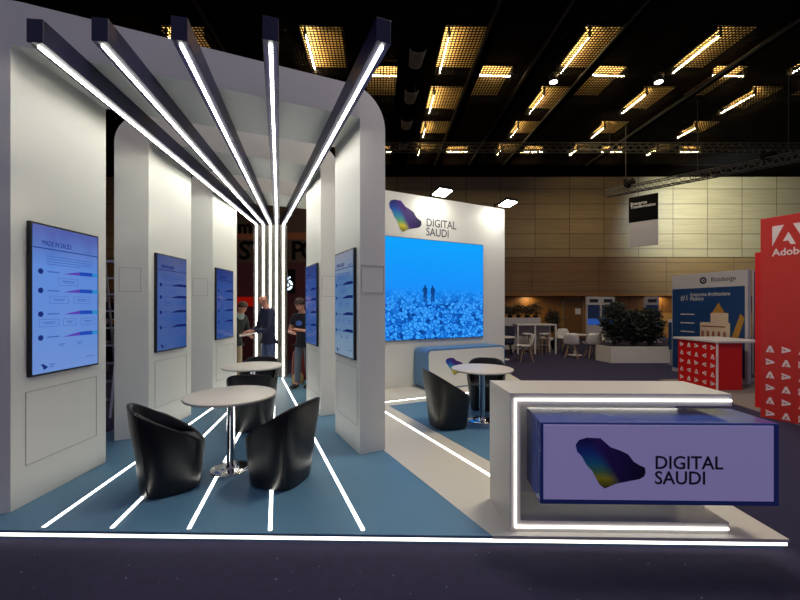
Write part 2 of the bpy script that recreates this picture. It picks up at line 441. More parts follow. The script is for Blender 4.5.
def lum(name, label, U, Y, L, cross, wd=1.15):
    U *= 1.045; Y *= 1.045
    t = thing(name, label, 'ceiling light', (cp(U,Y),Y,8.95), DR+(PI/2 if cross else 0), 'fluorescent lights above the ceiling grille')
    # local y = along the tube ; tube at x=0 ; reflector on one side
    q = MB(); q.box(-.12 if not cross else -.1, wd, -L/2, L/2, .26, .28, M['reflector'])
    q.build('reflector', t)
    q = MB(); xa = -.12 if not cross else -.1; q.box(xa-.02,wd+.02,-L/2-.02,L/2+.02,.281,.30,M['black']); q.box(wd+.001,wd+.02,-L/2,L/2,.0,.28,M['black']);
    if cross:
        q.box(xa,wd,-L/2-.02,-L/2-.001,.0,.28,M['black']); q.box(xa,wd,L/2+.001,L/2+.02,.0,.28,M['black'])
    else:
        q.box(xa-.02,xa-.001,-L/2,L/2,.14,.28,M['black']); q.box(xa,wd,L/2+.001,L/2+.02,.0,.28,M['black'])
    q.build('housing', t)
    q = MB(); q.tube((.02,-L/2+.04,.05),(.02,L/2-.04,.05),.019,M['tube'],n=8)
    q.box(-.03,.03,-L/2,-L/2+.04,-.01,.26,M['rail']); q.box(-.03,.03,L/2-.04,L/2,-.01,.26,M['rail']); q.build('tube',t)
ORD = ['first','second','third','fourth','fifth','sixth','seventh']
for r,(Y,rn) in enumerate(((11.3,'nearest crosswise row'),(16.9,'farthest crosswise row'))):
    for i,U in enumerate((.15,3.47,6.9,10.5,14.0)):
        lum('ceiling_light','short ceiling light lying crosswise, %s from the left in the %s'%(ORD[i],rn),U,Y,1.12,True,1.5)
for r,(Y,L,rn) in enumerate(((10.4,1.7,'nearest'),(12.9,1.4,'second'),(15.0,1.0,'third'),(16.9,.8,'farthest'))):
    for i,U in enumerate((-5.45,-1.9,1.8,5.4,8.75,12.3)):
        if U < -3 and r > 0: continue
        lum('ceiling_light','ceiling light pointing at the back wall, %s from the left in the %s lengthwise row'%(ORD[i],rn),U,Y,L,False,1.0)
for i,(U,Y) in enumerate(((-1.9,11.5),(5.4,11.6),(8.65,11.6))):
    t = thing('ceiling_spotlight','small bright round spotlight in the grille, %s from the left'%ORD[i],'spotlight',(cp(U,Y),Y,8.66),0,'round spotlights in the ceiling grille')
    q = MB(); q.lathe([(.12,0),(.14,.02),(.14,.22),(.10,.25)],M['rail'],n=20); q.build('housing',t)
    q = MB(); q.lathe([(.11,-.012),(.11,.0)],M['spotglow'],n=20); q.build('lens',t)
# grey curved air diffusers hanging in the dark trench
for i,Y in enumerate((10.0,11.8,13.6,15.4)):
    t = thing('air_diffuser','grey curved panel hanging in the dark ceiling trench, %s from the camera'%ORD[i],'vent',(cp(1.0,Y),Y,8.3),DR,'grey panels in the ceiling trench')
    q = MB(); prof = []
    for k in range(9):
        a = PI*k/8; prof.append((-.22*math.cos(a), -.12*math.sin(a)))
    ring0 = [(x,-.42,z) for x,z in prof]+[(x*.92,-.42,z*.85+.0) for x,z in prof[::-1]]
    ring1 = [(x*.8,.42,z+.12) for x,z in prof]+[(x*.74,.42,z*.85+.12) for x,z in prof[::-1]]
    q.rings([ring0,ring1],M['gray_cloth']); q.build('scoop',t)
    q = MB(); q.tube((-.15,0,0),(-.15,0,.38),.008,M['rail'],n=6); q.tube((.15,0,0),(.15,0,.38),.008,M['rail'],n=6); q.build('hanger',t)

def truss(name,label,a,b_,s,group=None):
    a = Vector(a); b_ = Vector(b_); L = (b_-a).length
    t = thing(name,label,'truss',a,math.atan2(b_.y-a.y,b_.x-a.x))
    q = MB()
    for y,z in ((-s/2,0),(s/2,0),(-s/2,s),(s/2,s)): q.tube((0,y,z),(L,y,z),.022,M['truss'],n=6)
    q.build('chords',t)
    q = MB(); n = int(L/(s*1.1)); st = L/n
    for i in range(n):
        x = i*st; y1 = -s/2; y2 = s/2
        q.tube((x,y1,0),(x+st/2,y1,s),.011,M['truss'],n=5); q.tube((x+st/2,y1,s),(x+st,y1,0),.011,M['truss'],n=5)
        q.tube((x,y2,0),(x+st/2,y2,s),.011,M['truss'],n=5); q.tube((x+st/2,y2,s),(x+st,y2,0),.011,M['truss'],n=5)
        q.tube((x,y1,0),(x+st,y2,0),.011,M['truss'],n=5); q.tube((x,y1,s),(x,y2,s),.011,M['truss'],n=5)
    q.build('lattice',t)
    q = MB()
    for f in (.12,.5,.88): q.tube((L*f,0,s),(L*f,0,8.74-a.z),.01,M['rail'],n=5)
    q.build('hanger',t)
    return t
truss('lighting_truss','long straight truss spanning crosswise below the ceiling lights',(-2,15,7.93),(19,15.0,7.93),.28)
truss('lighting_truss','short truss angled away above the black hanging banner',(8.2,14.7,6.02),(12.2,10.75,6.02),.24)
# stage lamp on truss
t = thing('stage_lamp','black stage lamp clamped on the truss above the black banner','lamp',(8.65,14.1,6.3),.6)
q = MB(); q.tube((0,0,0),(.12,-.2,.1),.1,M['black'],r1=.13); q.build('lamp_head',t)
q = MB(); q.box(-.16,-.13,-.05,.05,-.08,.18,M['black']); q.box(.13,.16,-.05,.05,-.08,.18,M['black']); q.box(-.16,.16,-.03,.03,-.1,-.07,M['black']); q.build('yoke',t)
t = thing('stage_lamp','black stage lamp on the truss near the right edge','lamp',(11.35,11.6,6.32),.6)
q = MB(); q.tube((0,0,0),(.12,-.2,.1),.1,M['black'],r1=.13); q.build('lamp_head',t)
q = MB(); q.box(-.16,-.13,-.05,.05,-.08,.18,M['black']); q.box(.13,.16,-.05,.05,-.08,.18,M['black']); q.box(-.16,.16,-.03,.03,-.1,-.07,M['black']); q.build('yoke',t)
# hanging banner
t = thing('hanging_banner','black hanging banner with small white lettering and a grey lower half','banner',(8.73,14.12,4.0),math.atan2(-.7,.71))
q = MB(); q.box(0,.92,-.012,.012,.86,1.80,M['black']); q.build('banner_print',t)
q = MB(); q.box(0,.92,-.01,.01,-.06,.86,M['panel_grey']); q.build('banner_tail',t)
q = MB(); q.tube((0,0,1.8),(.92,0,1.8),.015,M['truss'],n=6); q.tube((.1,0,1.8),(.1,0,2.05),.004,M['rail'],n=4); q.tube((.82,0,1.8),(.82,0,2.05),.004,M['rail'],n=4); q.build('hanging_rod',t)
text('lettering','Enterprise\nTransformation',.15,M['paper'],t,.06,1.5,y=-.014,width=.78,offset=.002)

# door, totems on far wall
def door():
    q = MB(); q.box(9.12,9.22,20.7,20.8,0,2.18,M['door_frame']); q.box(10.22,10.32,20.7,20.8,0,2.18,M['door_frame']); q.box(9.12,10.32,20.7,20.8,2.1,2.2,M['door_frame'])
    q.box(9.22,10.22,20.74,20.79,0,2.1,M['door'])
    d = struct(q.build('door_1'),'brown wooden door in the far wall')
    q = MB(); q.box(9.28,9.31,20.66,20.74,.95,1.1,M['alu']); q.build('door_handle',d)
    q = MB(); q.box(9.85,10.15,20.72,20.74,1.3,1.62,M['paper']); q.build('door_notice',d)
door()
def totem(x0,label,Y=18):
    t = thing('info_totem',label,'display stand',(x0,Y,0),0,'white display stands at the far wall')
    q = MB(); q.box(0,.68,0,.12,0,2.2,M['panel_grey']); q.box(-.08,.76,-.12,.24,0,.04,M['panel_grey']); q.build('body',t,.008)
    q = MB(); q.box(.05,.63,-.015,0,1.15,1.80,M['screen_dark']); q.build('screen',t)
    q = MB(); q.box(.05,.63,-.012,0,.85,1.13,M['screen_blue']); q.build('lower_screen',t)
    q = MB(); q.box(.14,.56,-.01,0,1.92,2.08,M['bezel']); q.build('header_text',t)
totem(9.1,'white display stand with dark screen beside the brown door')
totem(11.9,'white display stand with dark screen behind the planter shrubs',18)
totem(9.95,'small white display stand mostly hidden behind the planter shrubs',18.3)

# ------------------------------------------------------------------ booth platform
FX = lambda x: 2.665-.02*x      # front edge line
plat = thing('booth_platform','raised exhibition booth floor in blue and white with glowing front edge','platform',(0,0,0))
q = MB(); q.prism([(-3.75,FX(-3.75)+.03),(2.73,FX(2.73)+.03),(2.73,9.1),(-3.75,9.1)],0,.062,M['fascia_blue']); q.build('base',plat)
q = MB(); q.prism([(-3.75,FX(-3.75)),(2.73,FX(2.73)),(2.73,9.1),(-3.75,9.1)],.062,P,M['blue_floor']); q.build('blue_flooring',plat)
A0 = (.655+.02,FX(.66)-.001); A1 = (-1.5,6.83)
q = MB(); q.prism([A0,(2.731,FX(2.73)-.001),(2.731,9.1),(2.2,8.75),A1],.060,P+.003,M['white_floor']); q.build('white_flooring',plat)
q = MB(); q.prism([(-.131,6.14),(1.10,3.66),(2.42,4.2),(2.42,7.32)],P+.003,P+.006,M['blue_floor']); tag(q.build('blue_flooring',plat))
q = MB(); q.prism([(-3.75,FX(-3.75)+.012),(2.73,FX(2.73)+.012),(2.73,FX(2.73)+.032),(-3.75,FX(-3.75)+.032)],.030,.050,M['led_edge']); q.build('edge_light',plat)
LEDPTS = [((-2.60,2.76),(-3.24,8.55)),((-2.09,2.75),(-3.08,8.55)),((-1.52,2.74),(-2.92,8.55)),((-.92,2.72),(-2.78,8.55)),((-.245,2.72),(-2.62,8.55))]
PW = ['outermost left','second from the left','third from the left','fourth from the left','outermost right']
for i,(a,c) in enumerate(LEDPTS):
    q = MB(); q.bar((a[0],a[1],P+.001),(c[0],c[1],P+.001),.026,.004,M['led_floor'])
    tag(q.build('floor_light_strip'),'thin white light strip in the blue floor of the walkway, %s'%PW[i],'light strip','light strips in the blue walkway floor')
C = (-.425,6.27)
q = MB(); q.bar((C[0],C[1],P+.004),(1.05,3.285,P+.004),.03,.004,M['led_floor'])
tag(q.build('floor_light_strip'),'white light strip running diagonally through the white floor toward the counter','light strip')
q = MB(); q.bar((C[0],C[1],P+.004),(2.42,7.58,P+.004),.03,.004,M['led_floor'])
tag(q.build('floor_light_strip'),'white light strip in the white floor near the bench wall','light strip')

# ------------------------------------------------------------------ arches
ZT, ZH, ZC = 4.12, 3.77, 3.75
SPL = 3.3
def lerp(a,b_,t): return (a[0]+(b_[0]-a[0])*t, a[1]+(b_[1]-a[1])*t)
def arch(label, IL, IR, colR=True, dI=.965):
    OL = (IL[0]-.32, IL[1]-.145); OLb = (OL[0],OL[1]+dI-.0); ILb = (IL[0],IL[1]+dI)
    OR = (IR[0]+.27, IR[1]+.15); IRb = (IR[0]-.395, IR[1]+.76); ORb = (OR[0]-.395,OR[1]+.76)
    t = thing('exhibition_arch',label,'arch',(IL[0],IL[1],P+.0),0,'white arches over the walkway')
    ox,oy = IL
    def L(p): return (p[0]-ox,p[1]-oy)
    zb = 0; off = P
    q = MB(); q.prism([L(OL),L(IL),L(ILb),L(OLb)],.003,SPL-off,M['white']); cl = q.build('column',t)
    q = MB(); q.prism([L(IR),L(OR),L(ORb),L(IRb)],.003,SPL-off,M['white']); cr = q.build('column',t)
    # header profile : (segment parameter u, z) u: 0 OL,1 IL,2 IR,3 OR
    def pos(u,back):
        K = [OLb,ILb,IRb,ORb] if back else [OL,IL,IR,OR]
        i = min(2,int(u)); return L(lerp(K[i],K[i+1],u-i))
    W0 = .35; W1 = math.dist(IL,IR); r = .42
    def u_of(s):   # metres from outer left -> u
        if s < W0: return s/W0
        if s < W0+W1: return 1+(s-W0)/W1
        return 2+(s-W0-W1)/.31
    T = W0+W1+.31
    out = [(0,SPL)]
    for k in range(13):
        a = PI-k*PI/24; out.append((r+r*math.cos(a), ZT-r+r*math.sin(a)))
    for k in range(13):
        a = PI/2-k*PI/24; out.append((T-r+r*math.cos(a), ZT-r+r*math.sin(a)))
    out.append((T,SPL))
    inn = [(W0,SPL)]
    for k in range(13):
        a = PI-k*PI/24; inn.append((W0+.02+.02*math.cos(a), ZC+.02*math.sin(a)))
    for k in range(13):
        a = PI/2-k*PI/24; inn.append((W0+W1-.02+.02*math.cos(a), ZC+.02*math.sin(a)))
    inn.append((W0+W1,SPL))
    # extra stations along the span so outer and inner edges pair up
    def split(loop):
        a_,b_ = loop[:14],loop[14:]
        mid = [lerp(a_[-1],b_[0],k/9) for k in range(1,9)]
        return a_+mid+b_
    out = split(out); inn = split(inn); n = len(out)
    bm = bmesh.new()
    def row(loop,back): return [bm.verts.new((*pos(u_of(s),back),z-off)) for s,z in loop]
    of,ob,jf,jb = row(out,0),row(out,1),row(inn,0),row(inn,1)
    for i in range(n-1):
        bm.faces.new((of[i],of[i+1],jf[i+1],jf[i])); bm.faces.new((ob[i],jb[i],jb[i+1],ob[i+1]))
        bm.faces.new((of[i],ob[i],ob[i+1],of[i+1])); bm.faces.new((jf[i],jf[i+1],jb[i+1],jb[i]))
    for k in (0,n-1): bm.faces.new((of[k],jf[k],jb[k],ob[k]))
    bmesh.ops.recalc_face_normals(bm, faces=bm.faces)
    me = bpy.data.meshes.new('header'); bm.to_mesh(me); bm.free(); me.materials.append(M['white'])
    h = bpy.data.objects.new('header',me); COL.objects.link(h); h.parent = t
    # access panels: hatch outlines (square on front, tall one under the screen)
    def outline(p0,p1,s0,s1,z0,z1,nrm,name,par):
        q = MB(); d = Vector((p1[0]-p0[0],p1[1]-p0[1])).normalized(); nv = Vector(nrm)*.002
        def pt(s,z): return (p0[0]-ox+d.x*s+nv.x, p0[1]-oy+d.y*s+nv.y, z-off)
        up = (nrm[0],nrm[1],0)
        for a,c in (((s0,z0),(s1,z0)),((s0,z1),(s1,z1)),((s0,z0),(s0,z1)),((s1,z0),(s1,z1))):
            q.bar(pt(*a),pt(*c),.006,.003,M['seam'],up)
        q.build(name,par)
    fn = Vector((.41,-.91)).normalized()
    outline(OL,IL,.05,.27,1.89,2.18,fn,'service_hatch',cl)
    outline(IR,OR,.02,.29,1.86,2.16,fn,'service_hatch',cr)
    outline(IL,ILb,.12,.84,.40,1.0,(1,0),'service_hatch',cl)
    rn = Vector((-.887,-.461))
    outline(IR,IRb,.08,.78,.38,1.02,rn,'service_hatch',cr)
    return t
arch('nearest white arch, its left column by the left edge of the picture',(-3.04,2.95),(-.405,4.10))
arch('middle white arch, second over the walkway',(-3.10,4.68),(-1.13,5.55))
arch('farthest white arch, just before the cluster of glowing posts',(-3.16,6.43),(-1.45,7.20))

# ------------------------------------------------------------------ light beams
BX = [(-2.60,2.69),(-2.125,2.68),(-1.55,2.67),(-.90,2.67),(-.093,2.69)]
PX = [(-3.24,8.68),(-3.08,8.68),(-2.92,8.68),(-2.78,8.68),(-2.62,8.68)]
for i in range(5):
    (x0,y0),(x1,y1) = BX[i],PX[i]
    t = thing('light_beam','dark navy light beam bending down into a glowing post, %s'%PW[i],'light beam',(x1,y1,P),0,'fan of light beams over the walkway')
    a = Vector((x0-x1,y0-y1,0)); d = a.normalized()
    q = MB(); q.bar((a.x,a.y,3.60-P+.085),(0,0,3.60-P+.085),.11,.17,M['navy_beam']); q.build('beam',t,.004)
    s = a-d*.04
    q = MB(); q.bar((a.x,a.y,3.60-P-.001),(0,0,3.60-P-.001),.034,.004,M['led_housing']); q.build('beam_channel',t)
    q = MB(); q.bar((s.x,s.y,3.60-P-.008),(d.x*.06,d.y*.06,3.60-P-.008),.022,.012,M['led']); q.build('beam_strip',t)
    q = MB(); q.box(-.068,.068,-.04,.07,.003,3.60-P+.0,M['post_grey']); q.build('post',t,.004)  # widened grey post, imitating the glow between the strips
    q = MB(); q.box(-.013,.013,-.058,-.042,.02,3.60-P,M['led_post']); q.build('post_strip',t)

# ------------------------------------------------------------------ wall displays
def display(label, origin, rz, zc, W, H, dm, head=True, dim=False):
    t = thing('wall_display',label,'screen',(origin[0],origin[1],zc),rz,'upright information screens on the arch columns')
    q = MB(); w2,h2 = W/2,H/2
    q.box(-w2,w2,-.032,-.002,-h2,h2,M['bezel']); q.build('frame',t,.003)
    bz = .018; a,c = w2-bz,h2-bz
    q = MB(); q.box(-a,a,-.036,-.031,-c,c,dm); scn = q.build('screen',t)
    ink,txt = (M['d_inkb'],M['d_textb']) if dim else (M['d_ink'],M['d_text'])
    q = MB(); y = -.0375
    Wd,Hd = 2*a,2*c
    X = lambda u: -a+u*Wd
    Z = lambda v: c-v*Hd
    R = lambda u0,v0,u1,v1,m,yy=y: q.flat([(X(u0),Z(v0)),(X(u1),Z(v0)),(X(u1),Z(v1)),(X(u0),Z(v1))],yy,m)
    R(0,.150,1,.156,ink)
    R(.75,.125,.93,.130,txt); R(.75,.135,.9,.14,txt)
    for k in range(4): R(.18,.20+k*.018,.88-(.2 if k==3 else 0),.205+k*.018,txt)
    for r,v in enumerate((.31,.44,.60,.76)):
        cx_,cz_ = X(.10),Z(v)
        q.flat([(cx_+.036*Wd*math.cos(2*PI*k/20)*1.0, cz_+.036*Wd*math.sin(2*PI*k/20)) for k in range(20)],y,ink)
        R(.19,v-.006,.36,v+.004,txt)
        # tapering ribbon purple to blue to teal
        us = [.42,.55,.68,.80,.90,1.0]; hs = [0,.011,.020,.022,.021,.020]
        ms = [M['d_purple'],M['d_purple'],M['d_deep'],M['d_deep'],M['d_teal']] if not dim else [ink]*5
        for k in range(5):
            q.flat([(X(us[k]),Z(v+.006)),(X(us[k+1]),Z(v+.006)),(X(us[k+1]),Z(v+.006-hs[k+1]*1.3)),(X(us[k]),Z(v+.006-hs[k]*1.3-.0005))],y,ms[k])
        boxes = {0:[(.35,.65)],1:[(.22,.5),(.58,.86)],2:[(.08,.36),(.42,.62),(.7,.95)],3:[(.3,.5),(.58,.78)]}[r]
        for u0,u1 in boxes:
            v0,v1 = v+.035,v+.085
            if r < 3:
                R(u0,v0,u1,v0+.003,txt); R(u0,v1,u1,v1+.003,txt); R(u0,v0,u0+.006,v1,txt); R(u1-.006,v0,u1,v1+.003,txt)
            R(u0+.05,v0+.018,u1-.05,v0+.024,txt); R(u0+.07,v0+.03,u1-.07,v0+.035,txt)
    R(.78,.93,.95,.935,txt)
    # small footer logo
    q.flat([(X(.10+p[0]*.10),Z(.94+p[1]*.04)) for p in ((0,0),(.35,-.05),(.6,.2),(.95,.5),(.9,.7),(.4,1),(.3,.5))],y,ink)
    R(.22,.945,.30,.952,txt); R(.22,.96,.28,.966,txt)
    q.build('screen_graphics',scn)
    text('screen_title','MADE IN SAUDI',.062*W/.7,ink,scn,X(.12),Z(.132),y=-.0375,depth=.0005,width=.42*Wd)
    return t
display('large upright screen on the nearest left arch column',(-3.04,2.95+.478),PI/2,1.765,.705,1.29,M['disp_a'])
display('upright blue screen on the middle left arch column',(-3.10,4.68+.445),PI/2,1.755,.69,1.28,M['disp_b'],dim=True)
display('upright blue screen on the farthest left arch column',(-3.16,6.43+.40),PI/2,1.755,.68,1.26,M['disp_b'],dim=True)
th = -math.radians(62.7)
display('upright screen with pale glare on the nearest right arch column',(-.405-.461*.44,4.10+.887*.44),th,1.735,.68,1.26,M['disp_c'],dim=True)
display('upright blue screen on the second right arch column',(-1.13-.461*.44,5.55+.887*.44),th,1.735,.68,1.26,M['disp_b'],dim=True)

# ------------------------------------------------------------------ back wall with video wall
WA = math.atan(.52); wd_ = Vector((math.cos(WA),math.sin(WA)))
O = Vector((-1.15,7.493-.52*1.15-.0))      # left end of wall
def wl(X): return (X-O.x)/wd_.x             # along distance
t = thing('booth_wall','white booth back wall carrying the blue video picture','wall panel',(O.x,O.y,P),WA)
Lw = wl(2.53)
q = MB(); q.box(0,Lw,0,.10,.004,3.92,M['white']); q.build('panel',t,.003)
vx0,vx1 = wl(-.62),wl(1.925)
t2 = thing('video_wall','wide bright blue video picture of two people on rocky ground','screen',(O.x,O.y,P),WA)
q = MB(); q.box(vx0-.01,vx1+.01,-.035,-.002,.95,3.02,M['bezel']); q.build('frame',t2)
q = MB(); q.box(vx0,vx1,-.040,-.034,.96,3.01,M['video']); vs_ = q.build('screen',t2)
q = MB()
def fig(xc,z0,h,flip):
    k = h; f = -1 if flip else 1
    pts = [(-.10,0),(-.03,0),(.0,.42),(.05,0),(.12,0),(.11,.45),(.14,.55),(.16,.80),(.08,.84),(.06,.88),(.08,.95),(.03,1.0),(-.04,.98),(-.05,.88),(-.12,.82),(-.2,.6),(-.14,.56),(-.10,.68),(-.11,.45)]
    q.flat([(xc+p[0]*k*f,z0+p[1]*k) for p in pts],-.0415,M['v_fig'])
fig(wl(.56),1.72,.36,False); fig(wl(.73),1.72,.35,True)
q.build('picture_figures',vs_)
# logo artwork
LOGO = [(0,.12),(.05,.02),(.16,-.03),(.36,-.02),(.44,.08),(.50,.16),(.66,.24),(.76,.31),(.84,.46),(.92,.53),(1.0,.58),(1.01,.68),(.99,.76),(.92,.82),(.78,.86),(.58,.92),(.42,1.02),(.34,.93),(.24,.66),(.16,.54),(.09,.36),(.02,.26)]
def logo(parent,x,z,W,H,y,name='logo'):
    q = MB(); n = len(LOGO)
    pts = [(x+p[0]*W,z-p[1]*H) for p in LOGO]
    bm = bmesh.new(); f = bm.faces.new([bm.verts.new((p[0],y,p[1])) for p in pts])
    r = bmesh.ops.extrude_face_region(bm,geom=[f])
    for v in r['geom']:
        if isinstance(v,bmesh.types.BMVert): v.co.y += .002
    bmesh.ops.triangulate(bm,faces=bm.faces); bmesh.ops.recalc_face_normals(bm,faces=bm.faces)
    me = bpy.data.meshes.new(name); bm.to_mesh(me); bm.free(); me.materials.append(M['logo'])
    o = bpy.data.objects.new(name,me); COL.objects.link(o); o.parent = parent
    return o
def wz(px,py):   # height on wall at pixel
    k = (px-397)/375; Y = 7.493/(1-.52*k); return k*Y, CAMZ+(307-py)*Y/375-P
xl,_ = wz(389,205); xr,_ = wz(421,225)
z1 = wz(392,200)[1]; z0 = wz(405,231.5)[1]
logo(t,wl(xl),z1,wl(xr)-wl(xl),z1-z0,-.004)
xt,_ = wz(426,225); xt1,_ = wz(456,225)
text('lettering','DIGITAL\nSAUDI',.235,M['ink_grey'],t,wl(xt),wz(430,226.5)[1],y=-.002,width=wl(xt1)-wl(xt),offset=.003)
for X_,nm in ((.74,'left'),(2.30,'right')):
    tt = thing('flood_light','bright rectangular flood light on top of the booth back wall, %s one'%nm,'flood light',(X_,7.493+.52*X_,4.0),WA,'flood lights on the booth back wall')
    q = MB(); q.bar((0,.05,.0),(0,.05,.10),.03,.03,M['black']); q.bar((0,.05,.085),(0,-.26,.07),.025,.025,M['black']); q.build('arm',tt)
    q = MB(); q.bar((-.16,-.385,.038),(.16,-.385,.038),.28,.045,M['black'],up=(0,.22,1)); q.build('housing',tt)
    q = MB(); q.bar((-.15,-.37,.0),(.15,-.37,.0),.26,.02,M['floodlens'],up=(0,.22,1)); q.build('lens',tt)
    ld = bpy.data.lights.new('flood_lamp','AREA'); ld.shape = 'RECTANGLE'; ld.size = .28; ld.size_y = .1; ld.energy = 4.5; ld.color = (1,.97,.88); ld.spread = math.radians(180)
    lo = bpy.data.objects.new('flood_lamp',ld); COL.objects.link(lo); lo.parent = tt
    lo.location = (0,-.36,-.06); lo.rotation_euler = (math.radians(35),0,0)

# bench box with blue sides
bo = Vector((.348,7.67))-Vector((.461,-.887))*0+0*wd_
t = thing('reception_box','low white box with rounded blue edge below the video picture','counter',(.348+.461*.5,7.655-.887*.5,P),WA)
LB = 1.98; D = .49; H = .80; rr = .09
def rrect(x0,x1,z0,z1,r,n=6,top_only=False):
    pts = []
    for cx_,cz_,a0 in ((x1-r,z0+r,-90),(x1-r,z1-r,0),(x0+r,z1-r,90),(x0+r,z0+r,180)):
        for k in range(n+1):
            a = math.radians(a0+90*k/n); pts.append((cx_+r*math.cos(a),cz_+r*math.sin(a)))
    return pts
q = MB(); q.vprism(rrect(0,LB,.004,H,rr),.0,D,M['blue_side']); q.build('body',t)
q = MB(); q.vprism(rrect(.035,LB-.035,.03,H-.035,rr*.8),-.014,0,M['white']); fr = q.build('front_panel',t)
logo(t,.42,.60,.52,.33,-.018)

# ------------------------------------------------------------------ reception counter
cx0,cx1 = .815,2.385; Yc = 2.70
t = thing('reception_counter','white C-shaped reception counter edged with a glowing strip','counter',(cx0,Yc,P),-.02)
Wc = cx1-cx0; Dc = .47
q = MB(); q.prism([(0,0),(.075,0),(.035,Dc),(-.04,Dc)],.004,.912,M['white_gloss']); q.build('side_panel',t,.002)
q = MB(); q.prism([(0,0),(Wc,0),(Wc,Dc),(-.04,Dc)],.9125,1.0,M['white_gloss']); q.build('countertop',t,.002)
q = MB(); q.box(.0755,Wc-.02,0,Dc,.004,.085,M['white_gloss']); q.build('base_slab',t,.002)
q = MB(); q.box(.036,Wc-.10,Dc-.05,Dc-.02,.0855,.912,M['white_gloss']); q.build('back_panel',t)
q = MB(); s = .011; y0,y1 = -.012,-.0005
q.box(.030,.030+s,y0,y1,.036,.962,M['led_counter']); q.box(.030,Wc-.01,y0,y1,.948,.962,M['led_counter']); q.box(.030,Wc-.03,y0,y1,.036,.050,M['led_counter']); q.build('edge_light',t)
q = MB(); q.box(.10,Wc-.12,Dc-.10,Dc-.085,.904,.912,M['led_floor']); q.build('added_inner_glow',t)  # added glowing strip, brightens the counter interior from the top
q = MB(); q.box(.45,Wc-.20,Dc-.10,Dc-.088,.0855,.094,M['led_counter']); q.build('added_inner_glow',t)  # added strip hidden behind the sign box, lifts base and back panel
# sign box
bx0,bx1 = .950,2.508
t = thing('sign_box','long navy box sign with lavender face jutting from the counter','sign',(bx0,2.49,P),-.02)
Wb = bx1-bx0; zb0,zb1 = .392-P,.935-P
q = MB(); q.prism([(0,0),(Wb,0),(Wb,.37),(.03,.37)],zb0,zb1,M['navy_gloss']); q.build('box',t,.006)
q = MB(); q.box(.022,Wb-.045,-.008,-.0005,zb0+.036,zb1-.014,M['lav']); fc = q.build('sign_face',t)
sxp = lambda px: (px-399)*2.485/375-bx0
szp = lambda py: CAMZ+(308.5-py)*2.485/375-P
logo(t,sxp(577),szp(440),sxp(645)-sxp(577),szp(440)-szp(488),-.0115)
text('lettering','DIGITAL\nSAUDI',.122,M['ink'],t,sxp(654.5),szp(469),y=-.0095,width=sxp(721)-sxp(654.5),offset=.0012)

# ------------------------------------------------------------------ tub chairs
def sup(a,n,rx,ry,ex=3.2):
    c,s = math.cos(a),math.sin(a)
    return (rx*math.copysign(abs(c)**(2/ex),c), ry*math.copysign(abs(s)**(2/ex),s))
def tub_chair(label,loc,rz):
    t = thing('tub_chair',label,'chair',loc,rz,'black tub chairs on the booth')
    N = 64; angs = [2*PI*i/N for i in range(N)]
    def topz(x): # front (+x) low, back (-x) high
        u = (x+.27)/.54; u = max(0,min(1,u))
        return .765-.375*u**1.05
    rings = []
    def ring(scale,zf,rx=.292,ry=.305,dx=0):
        r = []
        for a in angs:
            x,y = sup(a,N,1,1)
            xt = x*.27
            zt = topz(xt)
            k = zf(zt)
            w = (.78+.22*min(1,k/.62)**.8)*scale
            xx = x*rx*w+dx; yy = y*ry*w
            if x < 0: xx -= .03*max(0,(k-.35))/.4     # back leans out
            r.append((xx,yy,k))
        return r
    for f in (0,.02,.25,.5,.75,.95,1.0):
        rings.append(ring(1.0 if f > .01 else .97,lambda zt,f=f: .012+(zt-.012)*f))
    inner = []
    for f in (1.0,.95,.6,.25,0):
        inner.append(ring(.885 if f < .99 else .90,lambda zt,f=f: .33+(zt-.33)*f))
    q = MB(); q.rings(rings+inner,M['black_leather']); sh = q.build('shell',t)
    bv = sh.modifiers.new('bevel','BEVEL'); bv.width = .006; bv.segments = 2; bv.limit_method = 'ANGLE'; bv.angle_limit = math.radians(40)
    # seat cushion
    q = MB(); rs = []
    for z,k in ((.335,.90),(.345,.94),(.385,.95),(.405,.92),(.415,.80),(.418,.5)):
        rs.append([(x*.252*k*.98,y*.262*k*.98,z) for x,y in (sup(a,N,1,1,3.6) for a in angs)])
    q.rings(rs,M['black_leather']); q.build('seat_cushion',t)
    # rear spine seam and piping along the rim
    q = MB(); rim = [Vector(p) for p in rings[-1]]; rim2 = [Vector(p) for p in inner[0]]
    path = [(a_+b_)/2 for a_,b_ in zip(rim,rim2)]
    n = len(path)
    for i in range(n): q.tube(path[i],path[(i+1)%n],.0055,M['black_seam'],n=6)
    q.build('rim_piping',t)
    for sy in (-1,1):
        q = MB()
        a = math.atan2(sy*.8,-.75)
        pts = []
        for r in rings[1:]:
            i = int(round((a%(2*PI))/(2*PI)*N))%N; pts.append(Vector(r[i])+Vector((-.001,sy*.001,0)))
        for i in range(len(pts)-1): q.tube(pts[i],pts[i+1],.004,M['black_seam'],n=6)
        q.build('side_seam',t)
    q = MB(); q.rings([[(x*.19,y*.2,z) for x,y in (sup(a,N,1,1) for a in angs)] for z in (0,.014)],M['black']); q.build('glide',t)
    return t
zP = P+.001
ch = tub_chair('black tub chair left of the nearest round table',(-2.055,3.40,zP),math.radians(38))
copy_thing(ch,(-1.09,3.53,zP),math.radians(160),'black tub chair right of the nearest round table, turned away')
copy_thing(ch,(-1.93,5.03,zP),math.radians(100),'black tub chair between the nearest and the second walkway table')
copy_thing(ch,(-2.28,6.20,zP),math.radians(-80),'black tub chair behind the second walkway table')
copy_thing(ch,(.69,5.13,P+.0065),math.radians(15),'black tub chair left of the table beside the counter')
copy_thing(ch,(1.42,5.98,P+.0065),math.radians(-105),'black tub chair behind the table beside the counter')

